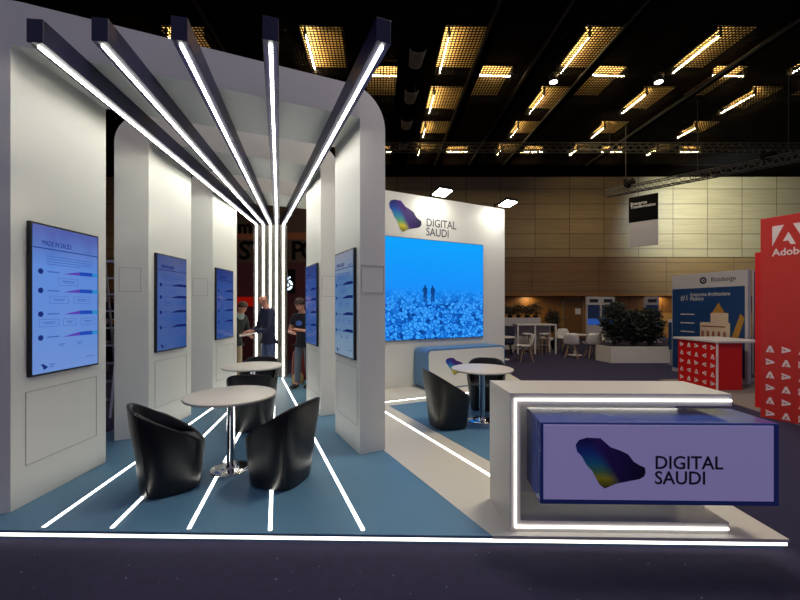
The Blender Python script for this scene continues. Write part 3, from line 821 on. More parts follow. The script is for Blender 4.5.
def bistro(label,loc):
    t = thing('round_table',label,'table',loc,0,'round tables with chrome bases')
    q = MB(); q.lathe([(.0,.718),(.40,.718),(.425,.722),(.432,.735),(.428,.744),(.42,.747),(0.0,.747)],M['table_top'],n=64); q.build('tabletop',t)
    q = MB(); q.lathe([(.041,.02),(.041,.70),(.09,.712),(.09,.718)],M['chrome'],n=28); q.build('pole',t)
    q = MB(); q.lathe([(.19,0),(.195,.004),(.19,.010),(.12,.017),(.055,.024),(.045,.04),(.0415,.05)],M['chrome'],n=48); q.build('base',t)
    return t
tb = bistro('nearest round pale table with chrome base on the walkway',(-1.665,3.76,zP))
copy_thing(tb,(-2.15,5.60,zP),0,'second round pale table farther along the walkway')
copy_thing(tb,(1.21,5.33,P+.0065),0,'round pale table beside the white counter')

# ------------------------------------------------------------------ background furniture
def shell_chair(label,loc,rz):
    t = thing('shell_chair',label,'chair',loc,rz,'white shell chairs with wooden legs')
    # profile along depth: front lip -> seat -> back
    prof = [(.24,.43),(.20,.455),(.08,.44),(-.06,.43),(-.15,.45),(-.20,.52),(-.235,.64),(-.26,.76),(-.275,.85)]
    wdt = [.19,.22,.235,.24,.245,.25,.24,.215,.16]
    q = MB(); n = 9; rows = []
    for (x,z),wv in zip(prof,wdt):
        row = []
        for j in range(n):
            u = -1+2*j/(n-1)
            lift = .07*abs(u)**2.5 if x > -.16 else 0
            fwd = .07*abs(u)**2 if x <= -.16 else 0
            row.append((x+fwd,u*wv,z+lift))
        rows.append(row)
    vs = [p for r in rows for p in r]; fs = []
    for i in range(len(rows)-1):
        for j in range(n-1): fs.append((i*n+j,i*n+j+1,(i+1)*n+j+1,(i+1)*n+j))
    q.add(vs,fs,M['shell'],True); sh = q.build('seat_shell',t)
    so = sh.modifiers.new('solid','SOLIDIFY'); so.thickness = .014
    for sx_,sy_ in ((1,1),(1,-1),(-1,1),(-1,-1)):
        q = MB(); q.tube((sx_*.09-.02,sy_*.09,.42),(sx_*.2-.02,sy_*.2,0),.018,M['wood_leg'],r1=.011,n=10); q.build('leg',t)
    q = MB()
    q.tube((.10,.13,.30),(-.14,-.13,.30),.006,M['black'],n=6); q.tube((.10,-.13,.30),(-.14,.13,.30),.006,M['black'],n=6); q.build('brace',t)
    return t
sc1 = shell_chair('white shell chair with wooden legs beside the bar table',(4.02,11.75,0),math.radians(170))
copy_thing(sc1,(5.80,12.45,0),math.radians(60),'white shell chair with wooden legs, left front of the far cafe table')
copy_thing(sc1,(6.48,12.45,0),math.radians(85),'white shell chair with wooden legs, front of the far cafe table, next to the planter')
copy_thing(sc1,(7.20,13.4,0),math.radians(170),'white shell chair right of the far cafe table')
copy_thing(sc1,(5.75,14.5,0),math.radians(-40),'white shell chair left behind the far cafe table')
copy_thing(sc1,(6.5,14.5,0),math.radians(-90),'white shell chair behind the far cafe table')
def cafe(label,loc,r=.4):
    t = thing('cafe_table',label,'table',loc,0)
    q = MB(); q.lathe([(0,.715),(r,.715),(r+.005,.727),(r,.74),(0,.74)],M['shell'],n=36); q.build('tabletop',t)
    q = MB(); q.lathe([(.03,.01),(.03,.70),(.08,.715)],M['shell'],n=16); q.build('pole',t)
    q = MB(); q.lathe([(.24,0),(.24,.01),(.05,.03),(.03,.04)],M['shell'],n=30); q.build('base',t)
cafe('white cafe table at the edge of the booth back wall',(3.42,12.2,0))
cafe('white cafe table among the far white shell chairs',(6.3,13.3,0),.42)
# navy armchair
t = thing('armchair','dark navy round-backed armchair beyond the booth wall edge','chair',(3.85,13.3,0),math.radians(-100))
q = MB(); rs = []
for z,k in ((.38,.9),(.44,1),(.7,1.04),(.98,1.0),(1.02,.93)):
    rs.append([(.30*k*math.cos(a),.30*k*math.sin(a),z if (math.cos(a) < .3 or z < .5) else .5) for a in [2*PI*i/32 for i in range(32)]])
q.rings(rs,M['navy_fabric']); q.build('shell',t)
for sx_,sy_ in ((1,1),(1,-1),(-1,1),(-1,-1)):
    q = MB(); q.tube((sx_*.15,sy_*.15,.38),(sx_*.2,sy_*.2,0),.015,M['black'],n=8); q.build('leg',t)
# bar table + stools
t = thing('bar_table','white framed high bar table against the low partition','table',(4.35,13.55,0))
q = MB(); q.box(0,1.42,0,.6,1.03,1.08,M['shell']); q.build('tabletop',t,.004)
for x in (0,.62,1.37):
    q = MB(); q.box(x,x+.05,0,.05,0,1.03,M['shell']); q.build('leg',t)
    q = MB(); q.box(x,x+.05,.55,.6,0,1.03,M['shell']); q.build('leg',t)
q = MB(); q.box(.05,1.37,.56,.59,.25,.29,M['shell']); q.box(.05,1.37,.56,.58,.6,1.03,M['panel_grey']); q.build('back_rail',t)
def stool(label,loc):
    t = thing('bar_stool',label,'stool',loc,0,'stools under the bar table')
    q = MB(); q.lathe([(0,.70),(.17,.70),(.18,.72),(.17,.75),(0,.76)],M['shell'],n=24); q.build('seat',t)
    for k in range(4):
        a = PI/4+k*PI/2; q = MB(); q.tube((.11*math.cos(a),.11*math.sin(a),.70),(.2*math.cos(a),.2*math.sin(a),0),.014,M['wood_leg'],n=8); q.build('leg',t)
    q = MB()
    for k in range(4):
        a = PI/4+k*PI/2; c = a+PI/2
        q.tube((.17*math.cos(a),.17*math.sin(a),.25),(.17*math.cos(c),.17*math.sin(c),.25),.008,M['black'],n=6)
    q.build('footrest',t)
    return t
s1 = stool('wooden-legged bar stool under the right half of the bar table',(5.35,13.62,0))
copy_thing(s1,(4.72,13.62,0),0,'wooden-legged bar stool under the left half of the bar table')
# low partition + plants
q = MB(); q.box(4.05,5.75,15,15.25,0,1.27,M['panel_grey']); tag(q.build('low_partition',None,.005),'low white partition topped by a dark hedge','partition')
def foliage(n,rx,ry,rz_,cz,ls,name,par,m='leaf'):
    q = MB()
    for i in range(n):
        while True:
            p = Vector((random.uniform(-1,1),random.uniform(-1,1),random.uniform(-1,1)))
            if .25 < p.length < 1: break
        p = Vector((p.x*rx*(1+.25*math.sin(9*p.z+i%3)),p.y*ry,cz+p.z*rz_))
        d = Vector((random.gauss(0,1),random.gauss(0,1),random.gauss(0,.7))).normalized(); u = d.orthogonal().normalized()
        L = ls*random.uniform(.6,1.3); W = L*.4
        a,b1,c,d1 = p, p+d*L*.5+u*W*.5, p+d*L, p+d*L*.5-u*W*.5
        nn = d.cross(u)*L*.08
        q.add([a,b1+nn,c,d1+nn],[(0,1,2),(0,2,3)],M[m])
    return q.build(name,par)
for i in range(5):
    h = (.22,.18,.24,.2,.26)[i]
    t = thing('potted_plant','low dark bushy plant on the partition, %s from the left'%ORD[i],'plant',(4.22+i*.34,15.12,1.27),0,'plants on the low partition')
    q = MB(); q.lathe([(.08,.001),(.1,.1)],M['black'],n=16); q.build('pot',t)
    foliage(420,.24,.14,h,.1+h,.09,'foliage',t)
t = thing('potted_plant','dark leafy plant at the right end of the low partition','plant',(6.28,15.1,0),0)
q = MB(); q.lathe([(.13,0),(.18,.4)],M['black'],n=20); q.build('pot',t)
q = MB(); q.tube((0,0,.35),(0,0,1.1),.015,M['bark'],n=8); q.build('stem',t)
foliage(900,.3,.25,.48,1.15,.11,'foliage',t)
# planter
t = thing('planter_box','long stone-white planter box','planter',(6.42,11.35,0),math.radians(0))
q = MB(); pl = [(.06,.0),(1.86,0),(1.86,.62),(-.08,.62)]
q.prism(pl,.0,.50,M['planter']); q.build('box',t,.006)
q = MB(); q.prism([(.09,.04),(1.82,.04),(1.82,.58),(-.02,.58)],.50,.505,M['soil']); q.build('soil',t)
for i,(x,h,rx) in enumerate(((.38,.66,.42),(.93,.54,.40),(1.45,.56,.38))):
    nm = ('left, tallest','middle','right')[i]
    s_ = thing('planter_shrub','dense dark green shrub in the white planter, %s'%nm,'shrub',(6.42+x,11.66,.506),0,'shrubs in the white planter')
    q = MB()
    for k in range(5):
        a = k*1.3; q.tube((.04*math.cos(a),.04*math.sin(a),0),(.22*math.cos(a),.16*math.sin(a),h*1.2),.014,M['bark'],r1=.005,n=6)
    q.build('stem',s_)
    foliage(2600,rx,.28,h,h*1.0+.05,.12,'foliage',s_)
# small blue info stand beside the planter
t = thing('info_stand','small blue stand with white chevron beside the planter','stand',(8.02,11.0,0),0)
q = MB(); q.box(0,.36,0,.08,.45,1.25,M['panel_blue']); q.build('panel',t,.005)
q = MB(); q.box(.0,.36,-.01,.09,1.25,1.33,M['paper']); q.build('cap',t)
q = MB(); q.box(.05,.08,.02,.05,0,.45,M['alu']); q.box(.28,.31,.02,.05,0,.45,M['alu']); q.box(0,.36,-.05,.13,0,.012,M['alu']); q.build('stand_foot',t)
q = MB()
for z in (.62,.9): q.flat([(.04,z+.12),(.18,z),(.32,z+.12),(.32,z+.19),(.18,z+.07),(.04,z+.19)],-.002,M['blue_side'])
q.build('chevron_print',t)

# blue exhibition panel
a_ = Vector((7.33,10.0)); c_ = Vector((7.72,8.25)); ang = math.atan2(c_.y-a_.y,c_.x-a_.x); LL = (c_-a_).length
t = thing('exhibition_display','tall blue exhibition panel with pale header and building graphic','panel',(a_.x,a_.y,0),ang)
q = MB(); q.box(0,LL,0,.09,.0,2.53,M['panel_grey']); q.build('panel',t,.004)
q = MB(); q.box(.02,LL-.06,-.006,-.0005,.1,2.17,M['panel_blue']); q.build('print',t)
q = MB(); n = 24; cx_,cz_ = LL*.46,2.35
for k in range(n):
    a0 = 2*PI*k/n; a1 = 2*PI*(k+1)/n
    q.flat([(cx_+.085*math.cos(a0),cz_+.085*math.sin(a0)),(cx_+.085*math.cos(a1),cz_+.085*math.sin(a1)),(cx_+.045*math.cos(a1),cz_+.045*math.sin(a1)),(cx_+.045*math.cos(a0),cz_+.045*math.sin(a0))],-.003,M['ink'])
q.flat([(cx_-.02,cz_-.02),(cx_+.02,cz_-.02),(cx_+.035,cz_+.03),(cx_,cz_+.015)],-.003,M['ink']); q.build('emblem',t)
text('lettering','Bizzdesign',.15,M['ink'],t,LL*.56,2.31,y=-.002,width=LL*.30)
text('lettering','Enterprise Architecture\nPlatform',.13,M['panel_grey'],t,LL*.28,1.97,y=-.008,width=LL*.52,offset=.002)
text('lettering','#1',.2,M['panel_grey'],t,LL*.14,1.87,y=-.008)
q = MB(); y = -.008
for k in range(3):
    q = MB(); q.box(LL*.14,LL*.34,y,y+.002,1.5-k*.22,1.53-k*.22,M['panel_grey']); q.build('text_line',t)
q = MB()
X = lambda u: LL*u
q.box(X(.42),X(.80),y,y+.004,.75,1.33,M['cream']); q.box(X(.56),X(.78),y-.001,y+.003,1.33,1.56,M['cream'])
q.flat([(X(.58),1.56),(X(.74),1.56),(X(.66),1.80)],y,M['gold'])
for k in range(5): q.box(X(.44+k*.07),X(.47+k*.07),y-.003,y,.95,1.12,M['rust'])
q.box(X(.44),X(.74),y-.003,y,1.22,1.25,M['rust'])
q.flat([(X(.80),.9),(X(.88),.9),(X(.97),1.45),(X(.92),1.55)],y-.002,M['gold'])
q.build('building_graphic',t)

def amark(q,cx_,cz_,s,rot,y,m):
    # outlined A-shaped mark with a notch at the bottom
    pts = [(-.5,-.5),(-.12,.5),(.12,.5),(.5,-.5),(.22,-.5),(.0,.12),(-.22,-.5)]
    c,sn = math.cos(rot),math.sin(rot)
    P_ = [(cx_+s*(p[0]*c-p[1]*sn),cz_+s*(p[0]*sn+p[1]*c)) for p in pts]
    # split in convex pieces
    q.flat([P_[0],P_[1],P_[5],P_[6]],y,m); q.flat([P_[1],P_[2],P_[5]],y,m); q.flat([P_[2],P_[3],P_[4],P_[5]],y,m)
    def tr(p): return (cx_+s*(p[0]*c-p[1]*sn),cz_+s*(p[0]*sn+p[1]*c))
    q.flat([tr(p) for p in ((-.1,-.5),(.08,-.5),(.14,-.32),(-.02,-.2))],y,m)
# red counter
t = thing('red_counter','red counter printed with white A marks under a white top','counter',(6.46,8.62,.012),math.atan2(-1.02,.035))
Lr = 1.02
q = MB(); q.box(0,Lr,0,.52,0,.955,M['red']); q.build('body',t,.004)
q = MB(); q.box(Lr-.02,Lr+.012,-.012,.01,0,.955,M['letter_red']); q.build('corner_trim',t)
q = MB(); k = 0
for r in range(5):
    for c in range(5):
        rt = [-PI/2,0,-PI/2,PI/2,-PI/2][c] if r%2 == 0 else [0,PI/2,0,PI/2,0][c]
        amark(q,.11+c*.20,.85-r*.185,.10,rt,-.003,M['letter_red'])
q.build('a_marks',t)
q = MB(); q.box(-.10,Lr+.04,-.04,1.05,.957,1.0,M['shell']); q.build('countertop',t,.005)
q = MB(); q.box(.05,.11,.9,.96,0,.957,M['alu']); q.box(Lr-.1,Lr-.04,.9,.96,0,.957,M['alu']); q.build('leg',t)
# red tower
ta = Vector((5.63,5.81)); ad = Vector((.41,-.91)).normalized()
t = thing('red_tower','tall red tower panel with white logo at the right edge','tower',(ta.x,ta.y,0),math.atan2(ad.y,ad.x))
q = MB(); q.box(0,1.3,0,.45,0,3.06,M['red2']); q.build('body',t,.004)
q = MB()
for r in range(6): amark(q,.115,1.06-r*.196,.10,0 if r%2 == 0 else -PI/2,-.003,M['letter_red'])
for c in range(1,5):
    for r in range(6): amark(q,.115+c*.18,1.06-r*.196,.10,-PI/2 if (r+c)%2 == 1 else 0,-.003,M['letter_red'])
q.build('a_marks',t)
q = MB(); y = -.003; x0,z0 = .14,2.62
q.flat([(x0,z0),(x0,z0+.30),(x0+.13,z0+.30)],y,M['letter_red']); q.flat([(x0+.36,z0),(x0+.36,z0+.30),(x0+.23,z0+.30)],y,M['letter_red'])
q.flat([(x0+.18,z0+.19),(x0+.26,z0),(x0+.205,z0),(x0+.18,z0+.06),(x0+.12,z0+.06)],y,M['letter_red'])
q.build('emblem',t)
text('lettering','Adobe',.15,M['letter_red'],t,.14,2.47,y=-.003,width=.36,offset=.003)
t = thing('red_pylon','darker red pylon standing behind the tall red tower','panel',(6.06,6.35,0),math.atan2(-.91,.41))
q = MB(); q.box(0,.6,0,.3,0,2.62,M['red']); q.build('body',t,.004)
t = thing('blue_banner','narrow blue banner behind the red counter','banner',(8.95,9.4,0),math.atan2(-.9,.4))
q = MB(); q.box(0,.6,0,.04,.05,2.6,M['panel_blue']); q.build('print',t)
q = MB(); q.box(-.02,.62,-.1,.14,0,.05,M['alu']); q.build('foot',t)
q = MB(); q.box(-.03,.0,-.01,.05,.05,2.62,M['panel_grey']); q.build('edge_profile',t)

# ------------------------------------------------------------------ left background
t = thing('red_backdrop','dark red booth backdrop with black lettering behind the glowing posts','backdrop',(-6.2,12.0,0))
q = MB(); q.box(0,4.6,0,.1,0,3.14,M['red_dark']); q.build('lower_panel',t)
q = MB(); q.box(0,4.6,.0,.1,3.142,3.86,M['brown_panel']); q.build('letter_band',t)
q = MB(); q.box(0,4.6,.0,.1,3.862,4.08,M['orange_panel']); q.build('upper_band',t)
q = MB(); q.box(0,4.6,.0,.1,4.082,4.95,M['brown_panel']); q.build('top_panel',t)
for s_,px,py,sz in (('S',238.5,259,.82),('T',249,259,.82),('P',290.5,259,.82),('O',300,259,.82),('m',237.5,233,.6)):
    text('lettering',s_,sz,M['black'],t,(px-397)*11.98/375+6.2,CAMZ+(307-py)*11.98/375,y=-.004,offset=.02)
t = thing('glowing_sign','cold white glowing round emblem sign on the dark backdrop','sign',(-4.0,11.90,2.3))
q = MB(); q.box(-.15,.75,.02,.09,-.15,.6,M['black']); q.build('board',t)
q = MB()
def disc(cx_,cz_,r,n=20): q.flat([(cx_+r*math.cos(2*PI*k/n),cz_+r*math.sin(2*PI*k/n)) for k in range(n)],.012,M['coldglow'])
def ringd(cx_,cz_,r0,r1,n=20):
    for k in range(n):
        if k%5 == 4: continue
        a0,a1 = 2*PI*k/n,2*PI*(k+1)/n
        q.flat([(cx_+r1*math.cos(a0),cz_+r1*math.sin(a0)),(cx_+r1*math.cos(a1),cz_+r1*math.sin(a1)),(cx_+r0*math.cos(a1),cz_+r0*math.sin(a1)),(cx_+r0*math.cos(a0),cz_+r0*math.sin(a0))],.012,M['coldglow'])
ringd(.52,.10,.10,.17); disc(.52,.1,.05); ringd(.22,.08,.07,.13); disc(.22,.08,.035); disc(-.03,.05,.06); 
for x,z in ((.33,.32),(.41,.37),(.50,.38),(.59,.34),(.42,.27),(.53,.30)): disc(x,z,.03,10)
q.build('lit_emblem',t)
q = MB(); q.box(0,.75,0,.06,0,.3,M['redglow'])
tag(q.build('lit_sign'),'small red lit sign behind the person in the dark jacket','sign',loc=(-5.2,11.90,1.72))
# step ladder seen between the left columns
t = thing('step_ladder','aluminium step ladder standing behind the left arch columns','ladder',(-4.75,6.3,0),math.radians(10))
for s_ in (-1,1):
    q = MB(); q.bar((s_*.16,0,2.45),(s_*.27,-.62,0),.03,.07,M['alu']); q.build('rail',t)
    q = MB(); q.bar((s_*.15,.03,2.42),(s_*.25,.62,0),.025,.05,M['alu']); q.build('rear_rail',t)
for k in range(8):
    f = (k+1)/9; z = 2.45*(1-f); y = -.62*f; hw = .16+.11*f
    q = MB(); q.box(-hw,hw,y-.05,y+.04,z-.012,z+.012,M['alu']); q.build('step',t)
q = MB(); q.box(-.18,.18,-.08,.08,2.44,2.48,M['alu']); q.build('top_cap',t)
# storage shelf
t = thing('storage_shelf','metal shelf with dark cartons seen through the left gap','shelf',(-7.6,9.4,0))
q = MB()
for x in (0,1.4):
    for y in (0,.45): q.box(x-.02,x+.02,y-.02,y+.02,0,2.0,M['alu'])
q.build('posts',t)
for z in (.3,.85,1.4,1.95):
    q = MB(); q.box(-.02,1.42,-.02,.47,z-.02,z,M['alu']); q.build('shelf_board',t)
ci = 0
for z,zn in ((.3,'bottom'),(.85,'middle'),(1.4,'upper')):
    for x,xn,w_,m in ((.05,'left',.6,'black'),(.72,'right',.6,'bark')):
        q = MB(); q.box(0,w_,0,.4,.001,.42,M[m]); c_o = q.build('carton',None,.005)
        tag(c_o,'%s carton on the %s shelf in the left gap'%('black' if m == 'black' else 'brown',zn),'carton','cartons on the storage shelf',loc=(-7.6+x,9.42,z))

# ------------------------------------------------------------------ people
def skin(name,J,E,root,m,parent,sub=2):
    bm = bmesh.new(); ly = bm.verts.layers.skin.verify(); V = {}
    for k,(co,r) in J.items():
        v = bm.verts.new(co); V[k] = v
        rr_ = r if isinstance(r,tuple) else (r,r)
        v[ly].radius = rr_; v[ly].use_root = (k == root)
    for a,b_ in E: bm.edges.new((V[a],V[b_]))
    me = bpy.data.meshes.new(name); bm.to_mesh(me); bm.free()
    o = bpy.data.objects.new(name,me); COL.objects.link(o)
    o.modifiers.new('skin','SKIN').use_smooth_shade = True
    s_ = o.modifiers.new('sub','SUBSURF'); s_.levels = sub; s_.render_levels = sub
    bpy.context.view_layer.update()
    m2 = bpy.data.meshes.new_from_object(o.evaluated_get(bpy.context.evaluated_depsgraph_get()))
    m2.name = name; m2.materials.clear(); m2.materials.append(m)
    for p in m2.polygons: p.use_smooth = True; p.material_index = 0
    o.modifiers.clear(); o.data = m2; o.parent = parent
    return o
def ell(name,c,r,m,parent,rot=None,n=16,cut=None):
    bm = bmesh.new(); bmesh.ops.create_uvsphere(bm,u_segments=n,v_segments=n//2+2,radius=1)
    for v in bm.verts:
        p = Vector((v.co.x*r[0],v.co.y*r[1],v.co.z*r[2]))
        if rot: p = rot@p
        v.co = p+Vector(c)
    if cut: bmesh.ops.delete(bm,geom=[v for v in bm.verts if cut(v.co)],context='VERTS')
    me = bpy.data.meshes.new(name); bm.to_mesh(me); bm.free(); me.materials.append(m)
    for p in me.polygons: p.use_smooth = True
    o = bpy.data.objects.new(name,me); COL.objects.link(o); o.parent = parent
    return o
def person(label,loc,rz,S,lean,hands,elbows,shirt,pants,hair,sleeve='long',nod=.3,bald=False,feet=((-.1,0),(.1,.03))):
    t = thing('person',label,'person',loc,rz)
    k = S/1.75
    v = lambda x,y,z: Vector((x*k,y*k,z*k))
    L = lean
    pel = v(0,0,.95); sp = v(0,-.2*L,1.12); chest = v(0,-.5*L,1.33); nb = v(0,-.72*L,1.47); nk = v(0,-.85*L,1.53)
    hd = nk+v(0,-.03-.08*nod,.10)
    fw = Vector((0,-math.cos(nod),-math.sin(nod))); up = Vector((0,-math.sin(nod),math.cos(nod)))
    crown = hd+up*.07*k
    J = {'pel':(pel,(.12*k,.085*k)),'sp':(sp,(.105*k,.08*k)),'ch':(chest,(.12*k,.08*k)),'nb':(nb,(.07*k,.07*k)),'nk':(nk,(.052*k,.055*k)),
         'jaw':(nk+v(0,-.035-.05*nod,.045),(.068*k,.070*k)),'hd':(hd,(.086*k,.100*k)),'cr':(crown,(.074*k,.088*k))}
    E = [('pel','sp'),('sp','ch'),('ch','nb'),('nb','nk'),('nk','jaw'),('jaw','hd'),('hd','cr')]
    JS = {'hem2':(pel+v(0,0,-.135),(.168*k,.138*k)),'hem':(pel+v(0,0,-.09),(.178*k,.142*k)),'pel':(pel+v(0,0,.0),(.165*k,.12*k)),'sp':(sp,(.148*k,.112*k)),'ch':(chest,(.172*k,.12*k)),'nb':(nb-v(0,0,.015),(.075*k,.075*k))}
    ES = [('hem2','hem'),('hem','pel'),('pel','sp'),('sp','ch'),('ch','nb')]
    JP = {'wst':(pel+v(0,0,.06),(.13*k,.095*k)),'pel':(pel-v(0,0,.02),(.15*k,.11*k))}; EP = [('wst','pel')]
    for i,s_ in enumerate((-1,1)):
        sh = chest+v(s_*.185,0,.085); el = v(*elbows[i]); ha = v(*hands[i])
        d = (ha-el).normalized(); n = str(i)
        J['s'+n] = (sh,.055*k); J['e'+n] = (el,.038*k); J['w'+n] = (ha-d*.03*k,(.022*k,.028*k)); J['p'+n] = (ha+d*.035*k,(.016*k,.036*k))
        E += [('ch','s'+n),('s'+n,'e'+n),('e'+n,'w'+n),('w'+n,'p'+n)]
        side = d.cross(Vector((0,0,1))).normalized()
        for f in range(4):
            o_ = (f-1.5)*.017*k; ln = (.07,.08,.075,.058)[f]*k
            b0 = ha+d*.06*k+side*o_; m0 = b0+d*ln*.5+Vector((0,0,-.008*k)); e0 = b0+d*ln*.85+Vector((0,0,-.03*k))
            J['f%d%s'%(f,n)] = (b0,.009*k); J['g%d%s'%(f,n)] = (m0,.008*k); J['h%d%s'%(f,n)] = (e0,.007*k)
            E += [('p'+n,'f%d%s'%(f,n)),('f%d%s'%(f,n),'g%d%s'%(f,n)),('g%d%s'%(f,n),'h%d%s'%(f,n))]
        tb_ = ha+side*(-s_*.035*k); te = ha+side*(-s_*.05*k)+d*.04*k+Vector((0,0,.01))
        J['t'+n] = (tb_,.011*k); J['u'+n] = (te,.009*k); E += [('w'+n,'t'+n),('t'+n,'u'+n)]
        hip = pel+v(s_*.095,0,-.06); fx,fy = feet[i]
        kn = v(fx*1.0,fy*.5-.03,.50); an = v(fx,fy,.09); toe = v(fx*1.1,fy-.13,.035)
        J['hp'+n] = (hip,.074*k); J['k'+n] = (kn,.058*k); J['a'+n] = (an,.04*k); J['o'+n] = (toe,.032*k)
        E += [('pel','hp'+n),('hp'+n,'k'+n),('k'+n,'a'+n),('a'+n,'o'+n)]
        JP['hp'+n] = (hip,.094*k); JP['k'+n] = (kn,.073*k); JP['a'+n] = (an+v(0,0,-.01),.062*k); EP += [('pel','hp'+n),('hp'+n,'k'+n),('k'+n,'a'+n)]
        JS['s'+n] = (sh,.068*k); ES.append(('ch','s'+n))
        if sleeve == 'long':
            JS['e'+n] = (el,.052*k); JS['w'+n] = (ha-d*.06*k,.038*k); ES += [('s'+n,'e'+n),('e'+n,'w'+n)]
        else:
            JS['e'+n] = (sh.lerp(el,.62),.064*k); ES.append(('s'+n,'e'+n))
        # shoes
        ell('shoe',toe+v(0,.045,.012),(.048*k,.14*k,.045*k),M['shoe'],t,n=16)
    skin('body',J,E,'pel',M['skin'],t)
    skin('shirt' if shirt != 'green_jacket' else 'jacket',JS,ES,'pel',M[shirt],t)
    skin('trousers',JP,EP,'pel',M[pants],t)
    R3 = Matrix.Rotation(nod,3,'X')
    # nose, ears, eyes, mouth
    q = MB()
    face = hd+fw*.094*k
    rt = Vector((1,0,0))
    q.tube(face+up*.012*k-fw*.01,face-up*.018*k+fw*.016*k,.007*k,M['skin'],r1=.013*k,n=8); q.build('nose',t)
    for s_ in (-1,1):
        ell('ear',hd+rt*s_*.086*k-up*.005,(.012*k,.022*k,.032*k),M['skin'],t,R3,n=10)
        ell('eye',face+rt*s_*.03*k+up*.014*k-fw*.010*k,(.012*k,.007*k,.006*k),M['eye'],t,R3,n=10)
    ell('mouth',face-up*.048*k-fw*.016*k,(.022*k,.009*k,.006*k),M['lip'],t,R3,n=10)
    hc = hd+up*.035*k-fw*.014*k
    thr = hd+up*(.055*k if bald else .03*k)
    def cut(p):
        q_ = p-hd
        f_ = q_.dot(fw); u_ = q_.dot(up)
        return u_ < (.052*k if bald else -.01*k)+max(0,f_)*.55 if f_ > -.03*k else u_ < -.055*k
    if not bald: ell('hair',hc,(.102*k,.118*k,.108*k),M[hair],t,R3,n=24,cut=cut)
    return t
pc = person('person in a black t-shirt with blue print and grey jeans, looking down at their hands',(-1.88,7.55,P),math.radians(-22),1.78,.06,
       [(-.02,-.30,1.10),(.03,-.27,1.16)],[(-.27,-.10,1.10),(.26,-.08,1.12)],'black_shirt','jeans2','hair_brown','short',.5,feet=((-.09,-.08),(.11,.06)))
ell('shirt_print',(0,-.155,1.30),(.075,.012,.055),M['logo_blue'],pc,n=16)
pa = person('bald person in a dark navy top and blue jeans, handing over a sheet',(-2.60,7.62,P),math.radians(-48),1.90,.08,
       [(-.11,-.36,1.04),(.08,-.38,1.05)],[(-.28,-.10,1.08),(.28,-.12,1.08)],'navy_shirt','jeans','hair_grey','long',.3,bald=True)
pb = person('person in a dark jacket with grey scarf and khaki trousers, holding a sheet',(-3.46,7.98,P),math.radians(62),1.72,.22,
       [(-.10,-.40,1.06),(.10,-.40,1.02)],[(-.26,-.14,1.06),(.26,-.14,1.04)],'green_jacket','khaki','hair_brown','long',.5)
q = MB(); rs = []
for z,r,dy in ((1.36,.11,-.11),(1.42,.125,-.12),(1.47,.115,-.14),(1.50,.08,-.15)):
    rs.append([(r*math.cos(a),dy+r*.95*math.sin(a),z) for a in [2*PI*i/24 for i in range(24)]])
q.rings(rs,M['grey_hood']); q.build('scarf',pb)
q = MB(); q.box(-.15,.15,-.105,.105,0,.003,M['paper'])
o = tag(q.build('paper_sheet'),'white sheet held between the two people at the posts','sheet',loc=(-2.97,7.46,1.155),rz=math.radians(20)); o.rotation_euler = (math.radians(6),math.radians(-10),math.radians(20))
# dark red bag + tan bag on floor by posts
t = thing('duffel_bag','dark red bag standing near the glowing posts','bag',(-2.18,8.4,P))
q = MB(); rs = []
for z,k in ((0,.9),(.04,1),(.4,.98),(.62,.8),(.7,.4)):
    rs.append([(x*.17*k,y*.12*k,z) for x,y in (sup(a,32,1,1,3) for a in [2*PI*i/32 for i in range(32)])])
q.rings(rs,M['red_bag']); q.build('body',t)
q = MB()
for i in range(8):
    a0,a1 = PI*i/8,PI*(i+1)/8
    q.tube((.09*math.cos(a0),0,.66+.18*math.sin(a0)),(.09*math.cos(a1),0,.66+.18*math.sin(a1)),.01,M['red_bag'],n=6)
q.build('handle',t)
t = thing('tan_bag','small tan bag on the blue floor beside the red bag','bag',(-2.10,7.95,P))
q = MB(); rs = []
for z,k in ((0,.9),(.03,1),(.16,.95),(.22,.6)):
    rs.append([(x*.12*k,y*.08*k,z) for x,y in (sup(a,24,1,1,3) for a in [2*PI*i/24 for i in range(24)])])
q.rings(rs,M['tan']); q.build('body',t)
q = MB()
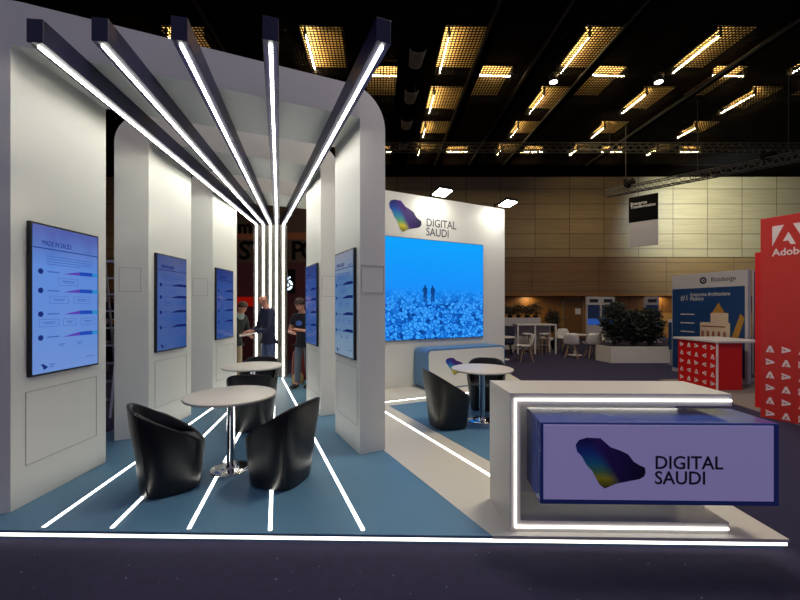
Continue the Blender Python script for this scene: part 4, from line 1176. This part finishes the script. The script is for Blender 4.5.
for i in range(6):
    a0,a1 = PI*i/6,PI*(i+1)/6
    q.tube((.06*math.cos(a0),0,.2+.08*math.sin(a0)),(.06*math.cos(a1),0,.2+.08*math.sin(a1)),.007,M['tan'],n=6)
q.build('handle',t)

# ------------------------------------------------------------------ lights of the hall and added fill lights
def spot(name,loc,target,e,col,size,blend=.8,r=.3):
    l = bpy.data.lights.new(name,'SPOT'); l.energy = e; l.color = col; l.spot_size = math.radians(size); l.spot_blend = blend; l.shadow_soft_size = r
    o = bpy.data.objects.new(name,l); COL.objects.link(o); o.location = loc
    o.rotation_euler = (Vector(target)-Vector(loc)).to_track_quat('-Z','Y').to_euler()
spot('hall_wash_cool',(14.5,15.5,7.6),(16.8,20,6.0),3000,(.68,.86,1.0),120,1.0)
spot('hall_wash_warm',(7,13,8.2),(14,20,4.5),420,(1,.82,.5),110,1.0)

def lamp_area(name,loc,size,e,col):
    l = bpy.data.lights.new(name,'AREA'); l.size = size; l.energy = e; l.color = col
    o = bpy.data.objects.new(name,l); COL.objects.link(o); o.location = loc
lamp_area('overhead_area',(2.4,4.6,8.4),1.2,260,(1,.88,.72))

def fill_light(x):  # added lamp that brightens the dark lower wall and door
    t = thing('fill_light','added downlight under the far veneer bulkhead, %s'%('above the brown door' if x < 12 else 'right of the display stands'),'fill_light',(x,20.45,2.29),0)
    q = MB(); q.lathe([(.09,.005),(.09,-.01),(.075,-.01),(.075,0)],M['rail'],n=20); q.build('trim_ring',t)
    q = MB(); q.lathe([(.07,-.006),(.07,-.002)],M['spotglow'],n=20); q.build('lens',t)
    l = bpy.data.lights.new('fill_lamp','AREA'); l.size = .5; l.energy = 8; l.color = (1,.85,.6)
    o = bpy.data.objects.new('fill_lamp',l); COL.objects.link(o); o.parent = t; o.location = (0,0,-.03)
for x in (7.2,14.5): fill_light(x)

spot('left_wall_fill',(-6,11,8.2),(-7,20,3.5),900,(1,.78,.45),100,1.0)  # added spot, brightens the back wall behind the left gap
lamp_area('overhead_area',(6.5,9.5,8.3),1.2,110,(1,.93,.85))  # added overhead light, brightens planter, shell chairs and red counter
